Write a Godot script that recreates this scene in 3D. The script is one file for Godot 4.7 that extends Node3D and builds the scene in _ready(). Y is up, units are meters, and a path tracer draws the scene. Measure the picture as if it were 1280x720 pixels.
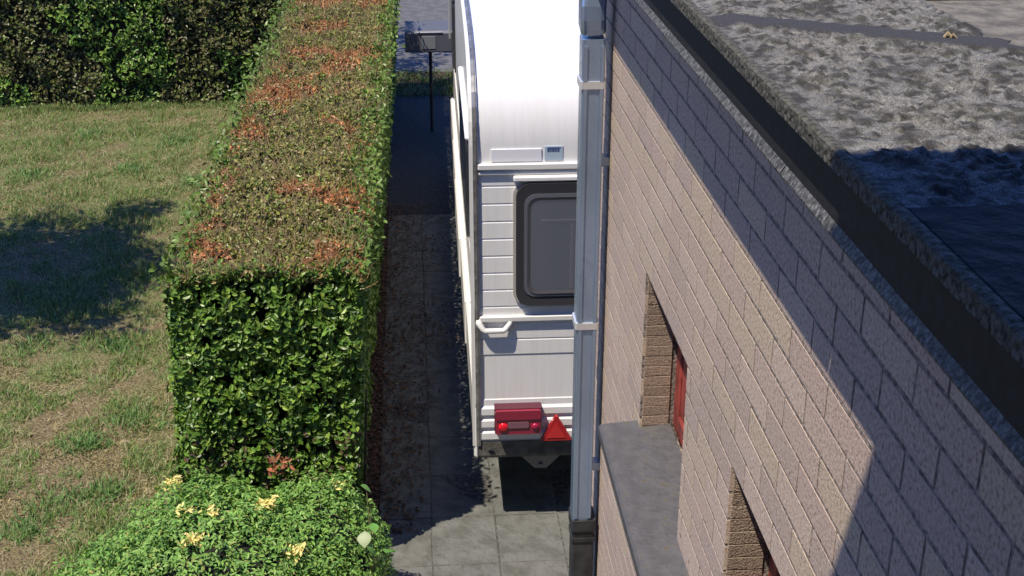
extends Node3D

const H := 3.85            # camera height above the driveway
const W := 0.62            # distance of the house wall plane from the camera, to the right
var M := {}
var rng := RandomNumberGenerator.new()
var n_low := FastNoiseLite.new()
var n_mid := FastNoiseLite.new()
var n_hi := FastNoiseLite.new()
var used := {}
const SUN := Vector3(-1.2, 3.2, 1.0)

# ---------------------------------------------------------------- helpers
func numbered(s: String) -> String:
	if not used.has(s):
		used[s] = 0
		return s
	used[s] += 1
	return "%s_%03d" % [s, used[s]]

func rel(x: float, y: float, z: float) -> Vector3:
	return Vector3(x, y + H, z)

func begin(smooth := false) -> SurfaceTool:
	var st := SurfaceTool.new()
	st.begin(Mesh.PRIMITIVE_TRIANGLES)
	st.set_smooth_group(0 if smooth else -1)
	return st

func done(st: SurfaceTool) -> ArrayMesh:
	st.generate_normals()
	return st.commit()

func put(called: String, mesh: Mesh, mat: Material, parent: Node = null, kind := "", label := "") -> MeshInstance3D:
	var o := MeshInstance3D.new()
	o.mesh = mesh
	o.material_override = mat
	o.name = numbered(called) if parent == null else called
	if kind != "": o.set_meta("kind", kind)
	if label != "": o.set_meta("label", label)
	(self if parent == null else parent).add_child(o, true)
	return o

func obj(called: String, st: SurfaceTool, mat: Material, parent: Node = null, kind := "", label := "") -> MeshInstance3D:
	return put(called, done(st), mat, parent, kind, label)

func tag(o: Node, label: String, category: String, group := "") -> void:
	o.set_meta("label", label)
	o.set_meta("category", category)
	if group != "": o.set_meta("group", group)

func thing(called: String, label: String, category: String, at := Vector3.ZERO, turn := 0.0, group := "") -> Node3D:
	var o := Node3D.new()
	o.name = numbered(called)
	add_child(o)
	o.position = at
	o.rotation.y = turn
	tag(o, label, category, group)
	return o

func facet(st: SurfaceTool, p: Array, n: Vector3) -> void:
	var c: Vector3 = (p[1] - p[0]).cross(p[2] - p[0])
	var q := p.duplicate()
	if c.dot(n) > 0.0: q.reverse()
	for k in range(1, q.size() - 1):
		st.add_vertex(q[0]); st.add_vertex(q[k]); st.add_vertex(q[k + 1])

func box(st: SurfaceTool, c: Vector3, s: Vector3, b := 0.0, t := Transform3D.IDENTITY, rough := 0.0) -> void:
	var h := s * 0.5
	var bb: float = min(b, min(h.x, min(h.y, h.z)) * 0.9)
	var P := {}
	for sx in [-1, 1]:
		for sy in [-1, 1]:
			for sz in [-1, 1]:
				var j := Vector3(rng.randf_range(-rough, rough), rng.randf_range(-rough, rough), rng.randf_range(-rough, rough)) if rough > 0.0 else Vector3.ZERO
				var g := Vector3(sx, sy, sz)
				P[[g, 0]] = t * (c + j + g * Vector3(h.x, h.y - bb, h.z - bb))
				P[[g, 1]] = t * (c + j + g * Vector3(h.x - bb, h.y, h.z - bb))
				P[[g, 2]] = t * (c + j + g * Vector3(h.x - bb, h.y - bb, h.z))
	var bs := t.basis
	for a in 3:
		var u := (a + 1) % 3
		var v := (a + 2) % 3
		for s1 in [-1, 1]:
			var q := []
			for k in [[-1, -1], [1, -1], [1, 1], [-1, 1]]:
				var g := Vector3.ZERO
				g[a] = s1; g[u] = k[0]; g[v] = k[1]
				q.append(P[[g, a]])
			var n := Vector3.ZERO
			n[a] = s1
			facet(st, q, bs * n)
			if bb > 0.0:
				for s2 in [-1, 1]:   # edge between faces a and u
					var g1 := Vector3.ZERO
					g1[a] = s1; g1[u] = s2; g1[v] = -1
					var g2 := g1
					g2[v] = 1
					n = Vector3.ZERO
					n[a] = s1; n[u] = s2
					facet(st, [P[[g1, a]], P[[g2, a]], P[[g2, u]], P[[g1, u]]], bs * n)
	if bb > 0.0:
		for sx in [-1, 1]:
			for sy in [-1, 1]:
				for sz in [-1, 1]:
					var g := Vector3(sx, sy, sz)
					facet(st, [P[[g, 0]], P[[g, 1]], P[[g, 2]]], bs * g)

# a polygon in the XY plane of t, pushed along +Z of t by d
func prism(st: SurfaceTool, pts: PackedVector2Array, d: float, t: Transform3D, caps := true) -> void:
	var p := pts
	if Geometry2D.is_polygon_clockwise(p): p.reverse()
	var n := p.size()
	for i in n:
		var a := p[i]
		var b := p[(i + 1) % n]
		var e := b - a
		facet(st, [t * Vector3(a.x, a.y, 0), t * Vector3(b.x, b.y, 0), t * Vector3(b.x, b.y, d), t * Vector3(a.x, a.y, d)], t.basis * Vector3(e.y, -e.x, 0))
	if caps:
		var tr := Geometry2D.triangulate_polygon(p)
		for i in range(0, tr.size(), 3):
			for z in [0.0, d]:
				facet(st, [t * Vector3(p[tr[i]].x, p[tr[i]].y, z), t * Vector3(p[tr[i + 1]].x, p[tr[i + 1]].y, z), t * Vector3(p[tr[i + 2]].x, p[tr[i + 2]].y, z)], t.basis * Vector3(0, 0, 1.0 if (z == d) == (d > 0.0) else -1.0))

func rounded(w: float, h: float, r: float, seg := 6) -> PackedVector2Array:
	var out := PackedVector2Array()
	for q in 4:
		var cx: float = (w * 0.5 - r) * (1 if q == 0 or q == 3 else -1)
		var cy: float = (h * 0.5 - r) * (1 if q < 2 else -1)
		for k in seg + 1:
			var a := (q + float(k) / seg) * PI * 0.5
			out.append(Vector2(cx + r * cos(a), cy + r * sin(a)))
	return out

func tube(st: SurfaceTool, path: Array, radii: Array, seg := 8) -> void:
	var rings := []
	for i in path.size():
		var d: Vector3 = (path[min(i + 1, path.size() - 1)] - path[max(i - 1, 0)]).normalized()
		var u := d.cross(Vector3(0.31, 0.2, 0.93) if abs(d.z) < 0.8 else Vector3(1, 0.1, 0)).normalized()
		var v := d.cross(u)
		var ring := []
		for k in seg:
			var a := TAU * k / seg
			ring.append(path[i] + (u * cos(a) + v * sin(a)) * radii[i])
		rings.append(ring)
	for i in path.size() - 1:
		for k in seg:
			var k2 := (k + 1) % seg
			var mid: Vector3 = (path[i] + path[i + 1]) * 0.5
			facet(st, [rings[i][k], rings[i][k2], rings[i + 1][k2], rings[i + 1][k]], (rings[i][k] + rings[i + 1][k2]) * 0.5 - mid)
	for e in [0, path.size() - 1]:
		var n: Vector3 = (path[e] - path[1 if e == 0 else e - 1])
		facet(st, rings[e], n)

func noise(freq: float, seed_: int, type := FastNoiseLite.TYPE_SIMPLEX_SMOOTH, oct := 3) -> FastNoiseLite:
	var f := FastNoiseLite.new()
	f.noise_type = type
	f.frequency = freq
	f.seed = seed_
	f.fractal_octaves = oct
	f.fractal_type = FastNoiseLite.FRACTAL_FBM if oct > 1 else FastNoiseLite.FRACTAL_NONE
	return f

# a tileable texture: noise turned into colours by a ramp of [offset, sRGB colour]
func tex(size: int, freq: float, seed_: int, ramp: Array, speck := 0.0, oct := 4) -> ImageTexture:
	var img := noise(freq, seed_, FastNoiseLite.TYPE_SIMPLEX_SMOOTH, oct).get_seamless_image(size, size)
	img.convert(Image.FORMAT_RGB8)
	var g := Gradient.new()
	g.offsets = PackedFloat32Array(ramp.map(func(r): return r[0]))
	g.colors = PackedColorArray(ramp.map(func(r): return r[1]))
	var r2 := RandomNumberGenerator.new()
	r2.seed = seed_
	for y in size:
		for x in size:
			var v := img.get_pixel(x, y).r
			if speck > 0.0: v += r2.randfn(0.0, speck)
			img.set_pixel(x, y, g.sample(clampf(v, 0, 1)))
	img.generate_mipmaps()
	return ImageTexture.create_from_image(img)

func bump(size: int, freq: float, seed_: int, strength: float, speck := 0.0, oct := 4) -> ImageTexture:
	var img := noise(freq, seed_, FastNoiseLite.TYPE_SIMPLEX_SMOOTH, oct).get_seamless_image(size, size)
	img.convert(Image.FORMAT_RGBA8)
	if speck > 0.0:
		var r2 := RandomNumberGenerator.new()
		r2.seed = seed_
		for y in size:
			for x in size:
				var v := clampf(img.get_pixel(x, y).r + r2.randfn(0.0, speck), 0, 1)
				img.set_pixel(x, y, Color(v, v, v))
	img.bump_map_to_normal_map(strength)
	img.generate_mipmaps()
	return ImageTexture.create_from_image(img)

func mat(lin: Color, rough := 0.8, metal := 0.0, t: Texture2D = null, scale := 1.0, nrm: Texture2D = null, nscale := 1.0) -> StandardMaterial3D:
	var m := StandardMaterial3D.new()
	m.albedo_color = lin.linear_to_srgb()
	m.roughness = rough
	m.metallic = metal
	if t or nrm:
		m.uv1_triplanar = true
		m.uv1_world_triplanar = true
		m.uv1_scale = Vector3.ONE * scale
	if t: m.albedo_texture = t
	if nrm:
		m.normal_enabled = true
		m.normal_texture = nrm
		m.normal_scale = nscale
	return m

func leafmat(rough := 0.5, back := 0.5) -> StandardMaterial3D:
	var m := StandardMaterial3D.new()
	m.vertex_color_use_as_albedo = true
	m.roughness = rough
	m.cull_mode = BaseMaterial3D.CULL_DISABLED
	m.backlight_enabled = true
	m.backlight = Color(back, back, back * 0.6)
	return m

func scatter(called: String, mesh: Mesh, m: Material, xf: Array, cols: Array, parent: Node = null) -> MultiMeshInstance3D:
	var mm := MultiMesh.new()
	mm.transform_format = MultiMesh.TRANSFORM_3D
	mm.use_colors = true
	mm.mesh = mesh
	mm.instance_count = xf.size()
	for i in xf.size():
		mm.set_instance_transform(i, xf[i])
		mm.set_instance_color(i, cols[i])
	var o := MultiMeshInstance3D.new()
	o.multimesh = mm
	o.material_override = m
	o.name = numbered(called) if parent == null else called
	o.set_meta("kind", "stuff")
	(self if parent == null else parent).add_child(o, true)
	return o

# a leaf lying in XZ, tip at +Z, folded a little along its midrib
func leaf_mesh(l: float, w: float, fold := 0.18) -> ArrayMesh:
	var st := begin()
	var a := Vector3(0, 0, -l * 0.5)
	var b := Vector3(0, -fold * w * 0.3, 0)
	var tip := Vector3(0, -fold * w * 0.7, l * 0.5)
	for s in [-1.0, 1.0]:
		var e1 := Vector3(s * w * 0.42, fold * w, -l * 0.18)
		var e2 := Vector3(s * w * 0.40, fold * w, l * 0.16)
		facet(st, [a, e1, e2, b], Vector3.UP)
		facet(st, [b, e2, tip], Vector3.UP)
	return done(st)

func blade_mesh(h: float, w: float, bend: float) -> ArrayMesh:
	var st := begin()
	var p := []
	for k in 4:
		var t := k / 3.0
		p.append([Vector3(-w * 0.5 * (1.0 - t * 0.92), h * t * (1.0 - 0.25 * bend * t), bend * h * t * t), Vector3(w * 0.5 * (1.0 - t * 0.92), h * t * (1.0 - 0.25 * bend * t), bend * h * t * t)])
	for k in 3:
		facet(st, [p[k][0], p[k][1], p[k + 1][1], p[k + 1][0]], Vector3(0, 0.3, -1))
	return done(st)

func leaf_xf(at: Vector3, n: Vector3, tilt: float, s: float) -> Transform3D:
	var d := (n + Vector3(rng.randfn(), rng.randfn(), rng.randfn()) * tilt).normalized()
	var u := d.cross(Vector3(rng.randf_range(-1, 1), rng.randf_range(-1, 1), rng.randf_range(-1, 1))).normalized()
	if u.length() < 0.5: u = d.cross(Vector3(0.6, 0.1, 0.79)).normalized()
	return Transform3D(Basis(u, d, u.cross(d)).scaled_local(Vector3.ONE * s * rng.randf_range(0.7, 1.25)), at)

func vary(c: Color, a: float) -> Color:
	var k := 1.0 + rng.randf_range(-a, a)
	return Color(c.r * k * (1.0 + rng.randf_range(-a, a) * 0.4), c.g * k, c.b * k * (1.0 + rng.randf_range(-a, a) * 0.5))

# where a point falls in the 1280 x 720 picture; used only to choose which bricks become parts of their own
func seen_at(p: Vector3) -> Vector2:
	var q: Vector3 = cam_inv * p
	return Vector2(640 + 1602.0 * q.x / -q.z, 360 - 1602.0 * q.y / -q.z) if q.z < -0.05 else Vector2(-9999, -9999)
var cam_inv: Transform3D

# ---------------------------------------------------------------- scene
func _ready() -> void:
	rng.seed = 4711
	n_low = noise(0.45, 3); n_mid = noise(1.6, 8); n_hi = noise(7.0, 15)

	var cam := Camera3D.new()
	cam.name = "camera"
	cam.fov = rad_to_deg(2.0 * atan(360.0 / 1602.0))
	cam.position = Vector3(0, H, 0)
	cam.rotation = Vector3(deg_to_rad(-23.75), deg_to_rad(-4.4), 0)
	cam.near = 0.02
	cam.far = 900.0
	add_child(cam)
	cam.current = true
	cam_inv = cam.transform.affine_inverse()

	var we := WorldEnvironment.new()
	we.name = "world_environment"
	var env := Environment.new()
	env.background_mode = Environment.BG_SKY
	var sm := ProceduralSkyMaterial.new()
	sm.sky_top_color = Color(0.19, 0.33, 0.60)
	sm.sky_horizon_color = Color(0.58, 0.68, 0.82)
	sm.sky_curve = 0.16
	sm.ground_bottom_color = Color(0.14, 0.13, 0.11)
	sm.ground_horizon_color = Color(0.40, 0.44, 0.48)
	sm.energy_multiplier = 1.0
	var sky := Sky.new()
	sky.sky_material = sm
	env.sky = sky
	env.background_energy_multiplier = 1.8
	env.tonemap_mode = Environment.TONE_MAPPER_LINEAR
	env.tonemap_exposure = 1.13
	env.sdfgi_enabled = true
	env.ssao_enabled = true
	env.ssil_enabled = true
	we.environment = env
	add_child(we)

	var sun := DirectionalLight3D.new()
	sun.name = "sun"
	sun.light_energy = 1.55
	sun.light_color = Color(1.0, 0.95, 0.87)
	sun.light_angular_distance = 0.5
	sun.shadow_enabled = true
	add_child(sun)
	sun.look_at_from_position(SUN * 10.0, Vector3.ZERO, Vector3.UP)

	materials()
	setting()
	house()
	caravan()
	hedges()
	trees()
	shrubs()
	letterbox()
	lawn_grass()

func materials() -> void:
	var g := func(a: float, b: float, tint := Color(1, 1, 1)): return [[0.2, Color(a * tint.r, a * tint.g, a * tint.b)], [0.8, Color(b * tint.r, b * tint.g, b * tint.b)]]
	var fine := tex(256, 0.03, 21, g.call(0.62, 1.0), 0.09)
	var blotch := tex(256, 0.012, 22, g.call(0.7, 1.0), 0.02, 5)
	var nf := bump(256, 0.06, 23, 6.0, 0.08)
	var nrough := bump(256, 0.03, 24, 10.0, 0.03)
	M.fine = fine; M.blotch = blotch; M.nf = nf; M.nrough = nrough
	# brick: pitted, sanded faces with pale and dark specks
	var brick_t := tex(512, 0.09, 31, [[0.12, Color(0.62, 0.59, 0.57)], [0.30, Color(0.88, 0.86, 0.84)], [0.6, Color(0.94, 0.92, 0.9)], [0.85, Color(1.0, 1.0, 1.0)]], 0.09, 4)
	var brick_n := bump(512, 0.16, 32, 2.2, 0.03)
	M.brick = []
	for c in [Color(0.61, 0.50, 0.43), Color(0.65, 0.545, 0.465), Color(0.56, 0.465, 0.41), Color(0.63, 0.53, 0.42), Color(0.60, 0.485, 0.425)]:
		M.brick.append(mat(c, 0.93, 0, brick_t, 2.0, brick_n, 0.35))
	M.mortar = mat(Color(0.39, 0.335, 0.30), 0.95, 0, fine, 6.0, nf, 1.0)
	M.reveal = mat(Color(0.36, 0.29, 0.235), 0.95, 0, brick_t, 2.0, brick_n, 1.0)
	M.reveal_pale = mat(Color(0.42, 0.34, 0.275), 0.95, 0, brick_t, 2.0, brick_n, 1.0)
	M.sill = mat(Color(0.11, 0.11, 0.118), 0.6, 0, tex(256, 0.02, 41, [[0.15, Color(0.88, 0.88, 0.88)], [0.6, Color(0.96, 0.96, 0.97)], [0.8, Color(1, 1, 1)], [0.9, Color(1, 0.95, 0.78)]], 0.03), 3.2, nf, 0.3)
	M.red = mat(Color(0.42, 0.075, 0.06), 0.45, 0, blotch, 3.0)
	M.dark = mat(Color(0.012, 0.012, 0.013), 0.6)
	M.glass = mat(Color(0.02, 0.024, 0.03), 0.05)
	M.glass.metallic_specular = 0.6
	# roof
	var felt_t := tex(512, 0.02, 51, [[0.2, Color(0.72, 0.71, 0.70)], [0.5, Color(0.9, 0.89, 0.87)], [0.8, Color(1, 1, 0.98)]], 0.07, 5)
	M.felt = mat(Color(0.20, 0.188, 0.172), 0.95, 0, felt_t, 1.7, nf, 0.5)
	M.felt_dark = mat(Color(0.02, 0.021, 0.025), 0.85, 0, felt_t, 2.3, nrough, 0.3)
	M.seam = mat(Color(0.085, 0.083, 0.09), 0.8, 0, felt_t, 3.0, nf, 0.5)
	M.moss = leafmat(0.95, 0.0)
	M.moss.backlight_enabled = false
	M.moss.uv1_triplanar = true
	M.moss.uv1_world_triplanar = true
	M.moss.uv1_scale = Vector3.ONE * 5.0
	M.moss.albedo_texture = tex(512, 0.12, 52, [[0.15, Color(0.45, 0.45, 0.45)], [0.5, Color(0.88, 0.88, 0.87)], [0.8, Color(1, 1, 1)]], 0.12, 5)
	M.moss.normal_enabled = true
	M.moss.normal_texture = nrough
	M.moss.normal_scale = 0.45
	M.trim = mat(Color(0.23, 0.23, 0.23), 0.6, 0.1, tex(256, 0.12, 53, [[0.2, Color(0.3, 0.31, 0.3)], [0.45, Color(0.6, 0.6, 0.6)], [0.62, Color(0.66, 0.66, 0.65)], [0.70, Color(1, 1, 1)]], 0.12), 3.0, nf, 0.5)
	M.lichen = mat(Color(0.125, 0.123, 0.113), 0.95, 0, tex(256, 0.05, 54, [[0.2, Color(0.4, 0.42, 0.36)], [0.5, Color(0.85, 0.85, 0.8)], [0.8, Color(1, 1, 1)]], 0.14), 6.0, nrough, 1.0)
	M.fascia = mat(Color(0.012, 0.014, 0.018), 0.7, 0, tex(256, 0.04, 55, [[0.3, Color(0.6, 0.6, 0.62)], [0.7, Color(0.85, 0.9, 1)], [0.8, Color(1, 1, 1)]], 0.06), 4.0)
	M.soffit = mat(Color(0.25, 0.25, 0.26), 0.8)
	M.render = mat(Color(0.30, 0.26, 0.23), 0.9, 0, blotch, 1.0)
	# downpipe
	M.zinc = mat(Color(0.36, 0.47, 0.64), 0.25, 0.65, tex(256, 0.006, 61, g.call(0.92, 1.0), 0.01), 1.2, nf, 0.05)
	M.bead = mat(Color(0.78, 0.79, 0.80), 0.35, 0.5)
	M.pipe_foot = mat(Color(0.05, 0.052, 0.058), 0.5, 0.1, blotch, 3.0)
	# caravan
	M.white = mat(Color(0.82, 0.825, 0.83), 0.32, 0, tex(256, 0.02, 71, [[0.2, Color(0.975, 0.972, 0.965)], [0.45, Color(0.99, 0.99, 0.988)], [0.8, Color(1, 1, 1)]], 0.004), 1.3)
	M.white.uv1_scale = Vector3(5.0, 0.35, 5.0)
	M.white.clearcoat_enabled = true
	M.white.clearcoat = 0.3
	M.white.clearcoat_roughness = 0.2
	M.rail = mat(Color(0.80, 0.80, 0.77), 0.35, 0.1)
	M.alu = mat(Color(0.55, 0.55, 0.54), 0.35, 0.7, blotch, 4.0)
	M.alu_strip = mat(Color(0.20, 0.19, 0.18), 0.5, 0.4)
	M.valance = mat(Color(0.15, 0.145, 0.13), 0.8, 0, blotch, 3.0, nf, 0.2)
	M.window_frame = mat(Color(0.042, 0.042, 0.047), 0.45)
	M.seal = mat(Color(0.42, 0.40, 0.37), 0.6)
	M.acrylic = mat(Color(0.21, 0.23, 0.28), 0.12)
	M.acrylic.transparency = BaseMaterial3D.TRANSPARENCY_ALPHA
	M.acrylic.albedo_color.a = 0.42
	M.curtain = mat(Color(0.36, 0.32, 0.35), 0.9)
	M.cabin = mat(Color(0.12, 0.135, 0.165), 0.9)
	M.plate = mat(Color(0.80, 0.81, 0.86), 0.3)
	M.sticker = mat(Color(0.42, 0.52, 0.62), 0.4)
	M.sticker_ink = mat(Color(0.06, 0.10, 0.24), 0.4)
	M.lens = mat(Color(0.28, 0.008, 0.04), 0.18)
	M.lens.clearcoat_enabled = true
	M.lens_bright = mat(Color(0.85, 0.015, 0.03), 0.12)
	M.lens_clear = mat(Color(0.22, 0.10, 0.13), 0.2)
	M.lens_pink = mat(Color(0.42, 0.02, 0.075), 0.2)
	M.lamp_body = mat(Color(0.10, 0.02, 0.035), 0.4)
	M.tri = mat(Color(0.42, 0.015, 0.02), 0.3)
	M.tri_in = mat(Color(0.55, 0.03, 0.03), 0.25)
	M.tyre = mat(Color(0.02, 0.02, 0.02), 0.9)
	M.steel = mat(Color(0.20, 0.20, 0.21), 0.5, 0.6)
	# ground
	var conc_t := tex(512, 0.012, 81, [[0.15, Color(0.82, 0.82, 0.80)], [0.5, Color(0.94, 0.94, 0.93)], [0.85, Color(1, 1, 1)]], 0.05, 5)
	M.slab = []
	for c in [Color(0.162, 0.168, 0.163), Color(0.168, 0.172, 0.166), Color(0.155, 0.162, 0.158), Color(0.166, 0.169, 0.161)]:
		M.slab.append(mat(c, 0.92, 0, conc_t, 1.1, nf, 0.4))
	M.joint = mat(Color(0.155, 0.152, 0.145), 0.95, 0, fine, 4.0, nf, 0.6)
	M.asphalt = mat(Color(0.045, 0.047, 0.052), 0.9, 0, conc_t, 2.0, nf, 0.7)
	M.road = mat(Color(0.135, 0.135, 0.145), 0.9, 0, conc_t, 0.8, nf, 0.5)
	M.soil = mat(Color(0.10, 0.06, 0.045), 0.95, 0, tex(256, 0.03, 82, g.call(0.5, 1.0), 0.12), 2.0, nrough, 1.0)
	M.thatch = leafmat(0.95, 0.0)
	M.thatch.backlight_enabled = false
	M.thatch.uv1_triplanar = true
	M.thatch.uv1_world_triplanar = true
	M.thatch.uv1_scale = Vector3.ONE * 2.5
	M.thatch.albedo_texture = tex(512, 0.04, 83, [[0.15, Color(0.45, 0.43, 0.4)], [0.5, Color(0.85, 0.83, 0.8)], [0.85, Color(1, 1, 1)]], 0.14, 5)
	M.thatch.normal_enabled = true
	M.thatch.normal_texture = nrough
	M.grass = leafmat(0.6, 0.5)
	M.hedge_leaf = leafmat(0.42, 0.45)
	M.soft_leaf = leafmat(0.55, 0.6)
	M.litter = leafmat(0.8, 0.2)
	M.twig = leafmat(0.9, 0.0)
	M.twig.backlight_enabled = false
	M.core = mat(Color(0.022, 0.022, 0.012), 0.95, 0, fine, 3.0, nrough, 1.0)
	M.bark = mat(Color(0.10, 0.075, 0.055), 0.95, 0, fine, 5.0, nrough, 1.2)
	M.box_paint = mat(Color(0.13, 0.138, 0.16), 0.45, 0.2)
	M.box_label = mat(Color(0.20, 0.22, 0.23), 0.6)
	M.box_slot = mat(Color(0.5, 0.5, 0.52), 0.35, 0.7)

func sheet(x0: float, x1: float, z0: float, z1: float, y: float) -> SurfaceTool:
	var st := begin()
	facet(st, [Vector3(x0, y, z0), Vector3(x1, y, z0), Vector3(x1, y, z1), Vector3(x0, y, z1)], Vector3.UP)
	return st

func setting() -> void:
	obj("ground", sheet(-400, 400, -400, 400, -0.03), M.soil, null, "structure")
	# lawn with an uneven surface and dry and green areas of its own
	var nx := 110
	var nz := 200
	var st := SurfaceTool.new()
	st.begin(Mesh.PRIMITIVE_TRIANGLES)
	st.set_smooth_group(0)
	for j in nz + 1:
		for i in nx + 1:
			var p := Vector3(lerpf(-7.5, -0.62, float(i) / nx), 0.0, lerpf(-15.5, -3.0, float(j) / nz))
			p.y = 0.012 + 0.02 * n_mid.get_noise_2d(p.x, p.z) + 0.006 * n_hi.get_noise_2d(p.x * 2, p.z * 2)
			st.set_color(lawn_tone(p.x, p.z) * 1.15)
			st.add_vertex(p)
	for j in nz:
		for i in nx:
			var a := j * (nx + 1) + i
			for k in [a, a + 1, a + nx + 1, a + 1, a + nx + 2, a + nx + 1]: st.add_index(k)
	st.generate_normals()
	put("lawn", st.commit(), M.thatch, null, "structure")

	# paved strip beside the hedge
	var pav := obj("paved_driveway", sheet(-0.62, 3.2, -10.35, -2.0, 0.0), M.joint, null, "structure")
	var meshes := []
	for k in 4:
		var b := begin()
		box(b, Vector3(0, -0.02, 0), Vector3(0.3325, 0.045, 0.415), 0.004, Transform3D.IDENTITY, 0.0008)
		meshes.append(done(b))
	var rest := begin()
	for j in 20:
		for i in 9:
			var c := Vector3(-0.155 + 0.336 * i, 0.0 + rng.randf_range(-0.003, 0.003), -10.13 + 0.4185 * j)
			if c.z > -2.3: continue
			if c.x < 0.9 and c.z < -3.5:
				var o := put("concrete_slab", meshes[(i * 3 + j * 5) % 4], M.slab[rng.randi() % 4], pav)
				o.position = c
				o.rotation = Vector3(rng.randf_range(-0.004, 0.004), rng.randf_range(-0.006, 0.006), rng.randf_range(-0.004, 0.004))
			else:
				box(rest, c + Vector3(0, -0.02, 0), Vector3(0.331, 0.045, 0.412), 0.006)
	obj("concrete_slabs_beyond", rest, M.slab[1], pav, "stuff")
	obj("asphalt_driveway", sheet(-0.62, 3.2, -14.2, -10.36, 0.0), M.asphalt, null, "structure")
	obj("verge", sheet(-30, 30, -15.25, -14.2, 0.004), M.soil, null, "structure")
	obj("road", sheet(-60, 60, -24, -15.25, 0.0), M.road, null, "structure")
	# soil along the foot of the hedge
	obj("planting_soil", sheet(-0.66, -0.26, -14.2, -4.6, 0.012), M.soil, null, "structure")

	# fallen leaves at the hedge foot and blown over the slabs
	var xf := []
	var cs := []
	for k in 4200:
		var z := rng.randf_range(-10.6, -5.6)
		var spread := 0.18 + 0.22 * clampf((n_mid.get_noise_2d(z * 0.7, 3.0) + 0.35), 0.0, 1.0)
		var x := -0.42 + absf(rng.randfn()) * spread
		if x > 0.6 or (x > -0.02 and z > -6.9): continue
		xf.append(leaf_xf(Vector3(x, 0.012 + rng.randf() * 0.012, z), Vector3.UP, 0.25, 1.0))
		cs.append(vary([Color(0.15, 0.075, 0.05), Color(0.11, 0.06, 0.045), Color(0.17, 0.09, 0.055), Color(0.09, 0.06, 0.045)][rng.randi() % 4], 0.3))
	var l := scatter("leaf_litter", leaf_mesh(0.026, 0.014), M.litter, xf, cs)
	tag(l, "reddish brown fallen leaves strewn along the hedge foot on the driveway", "fallen leaves")

func lawn_tone(x: float, z: float) -> Color:
	var g := clampf(0.5 + 0.9 * n_low.get_noise_2d(x * 2.2, z * 1.6) + 0.55 * n_mid.get_noise_2d(x * 1.7, z * 1.7) + clampf((-z - 8.5) * 0.08, -0.3, 0.3), 0, 1)
	return Color(0.25, 0.20, 0.12).lerp(Color(0.18, 0.215, 0.075), g)

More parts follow.
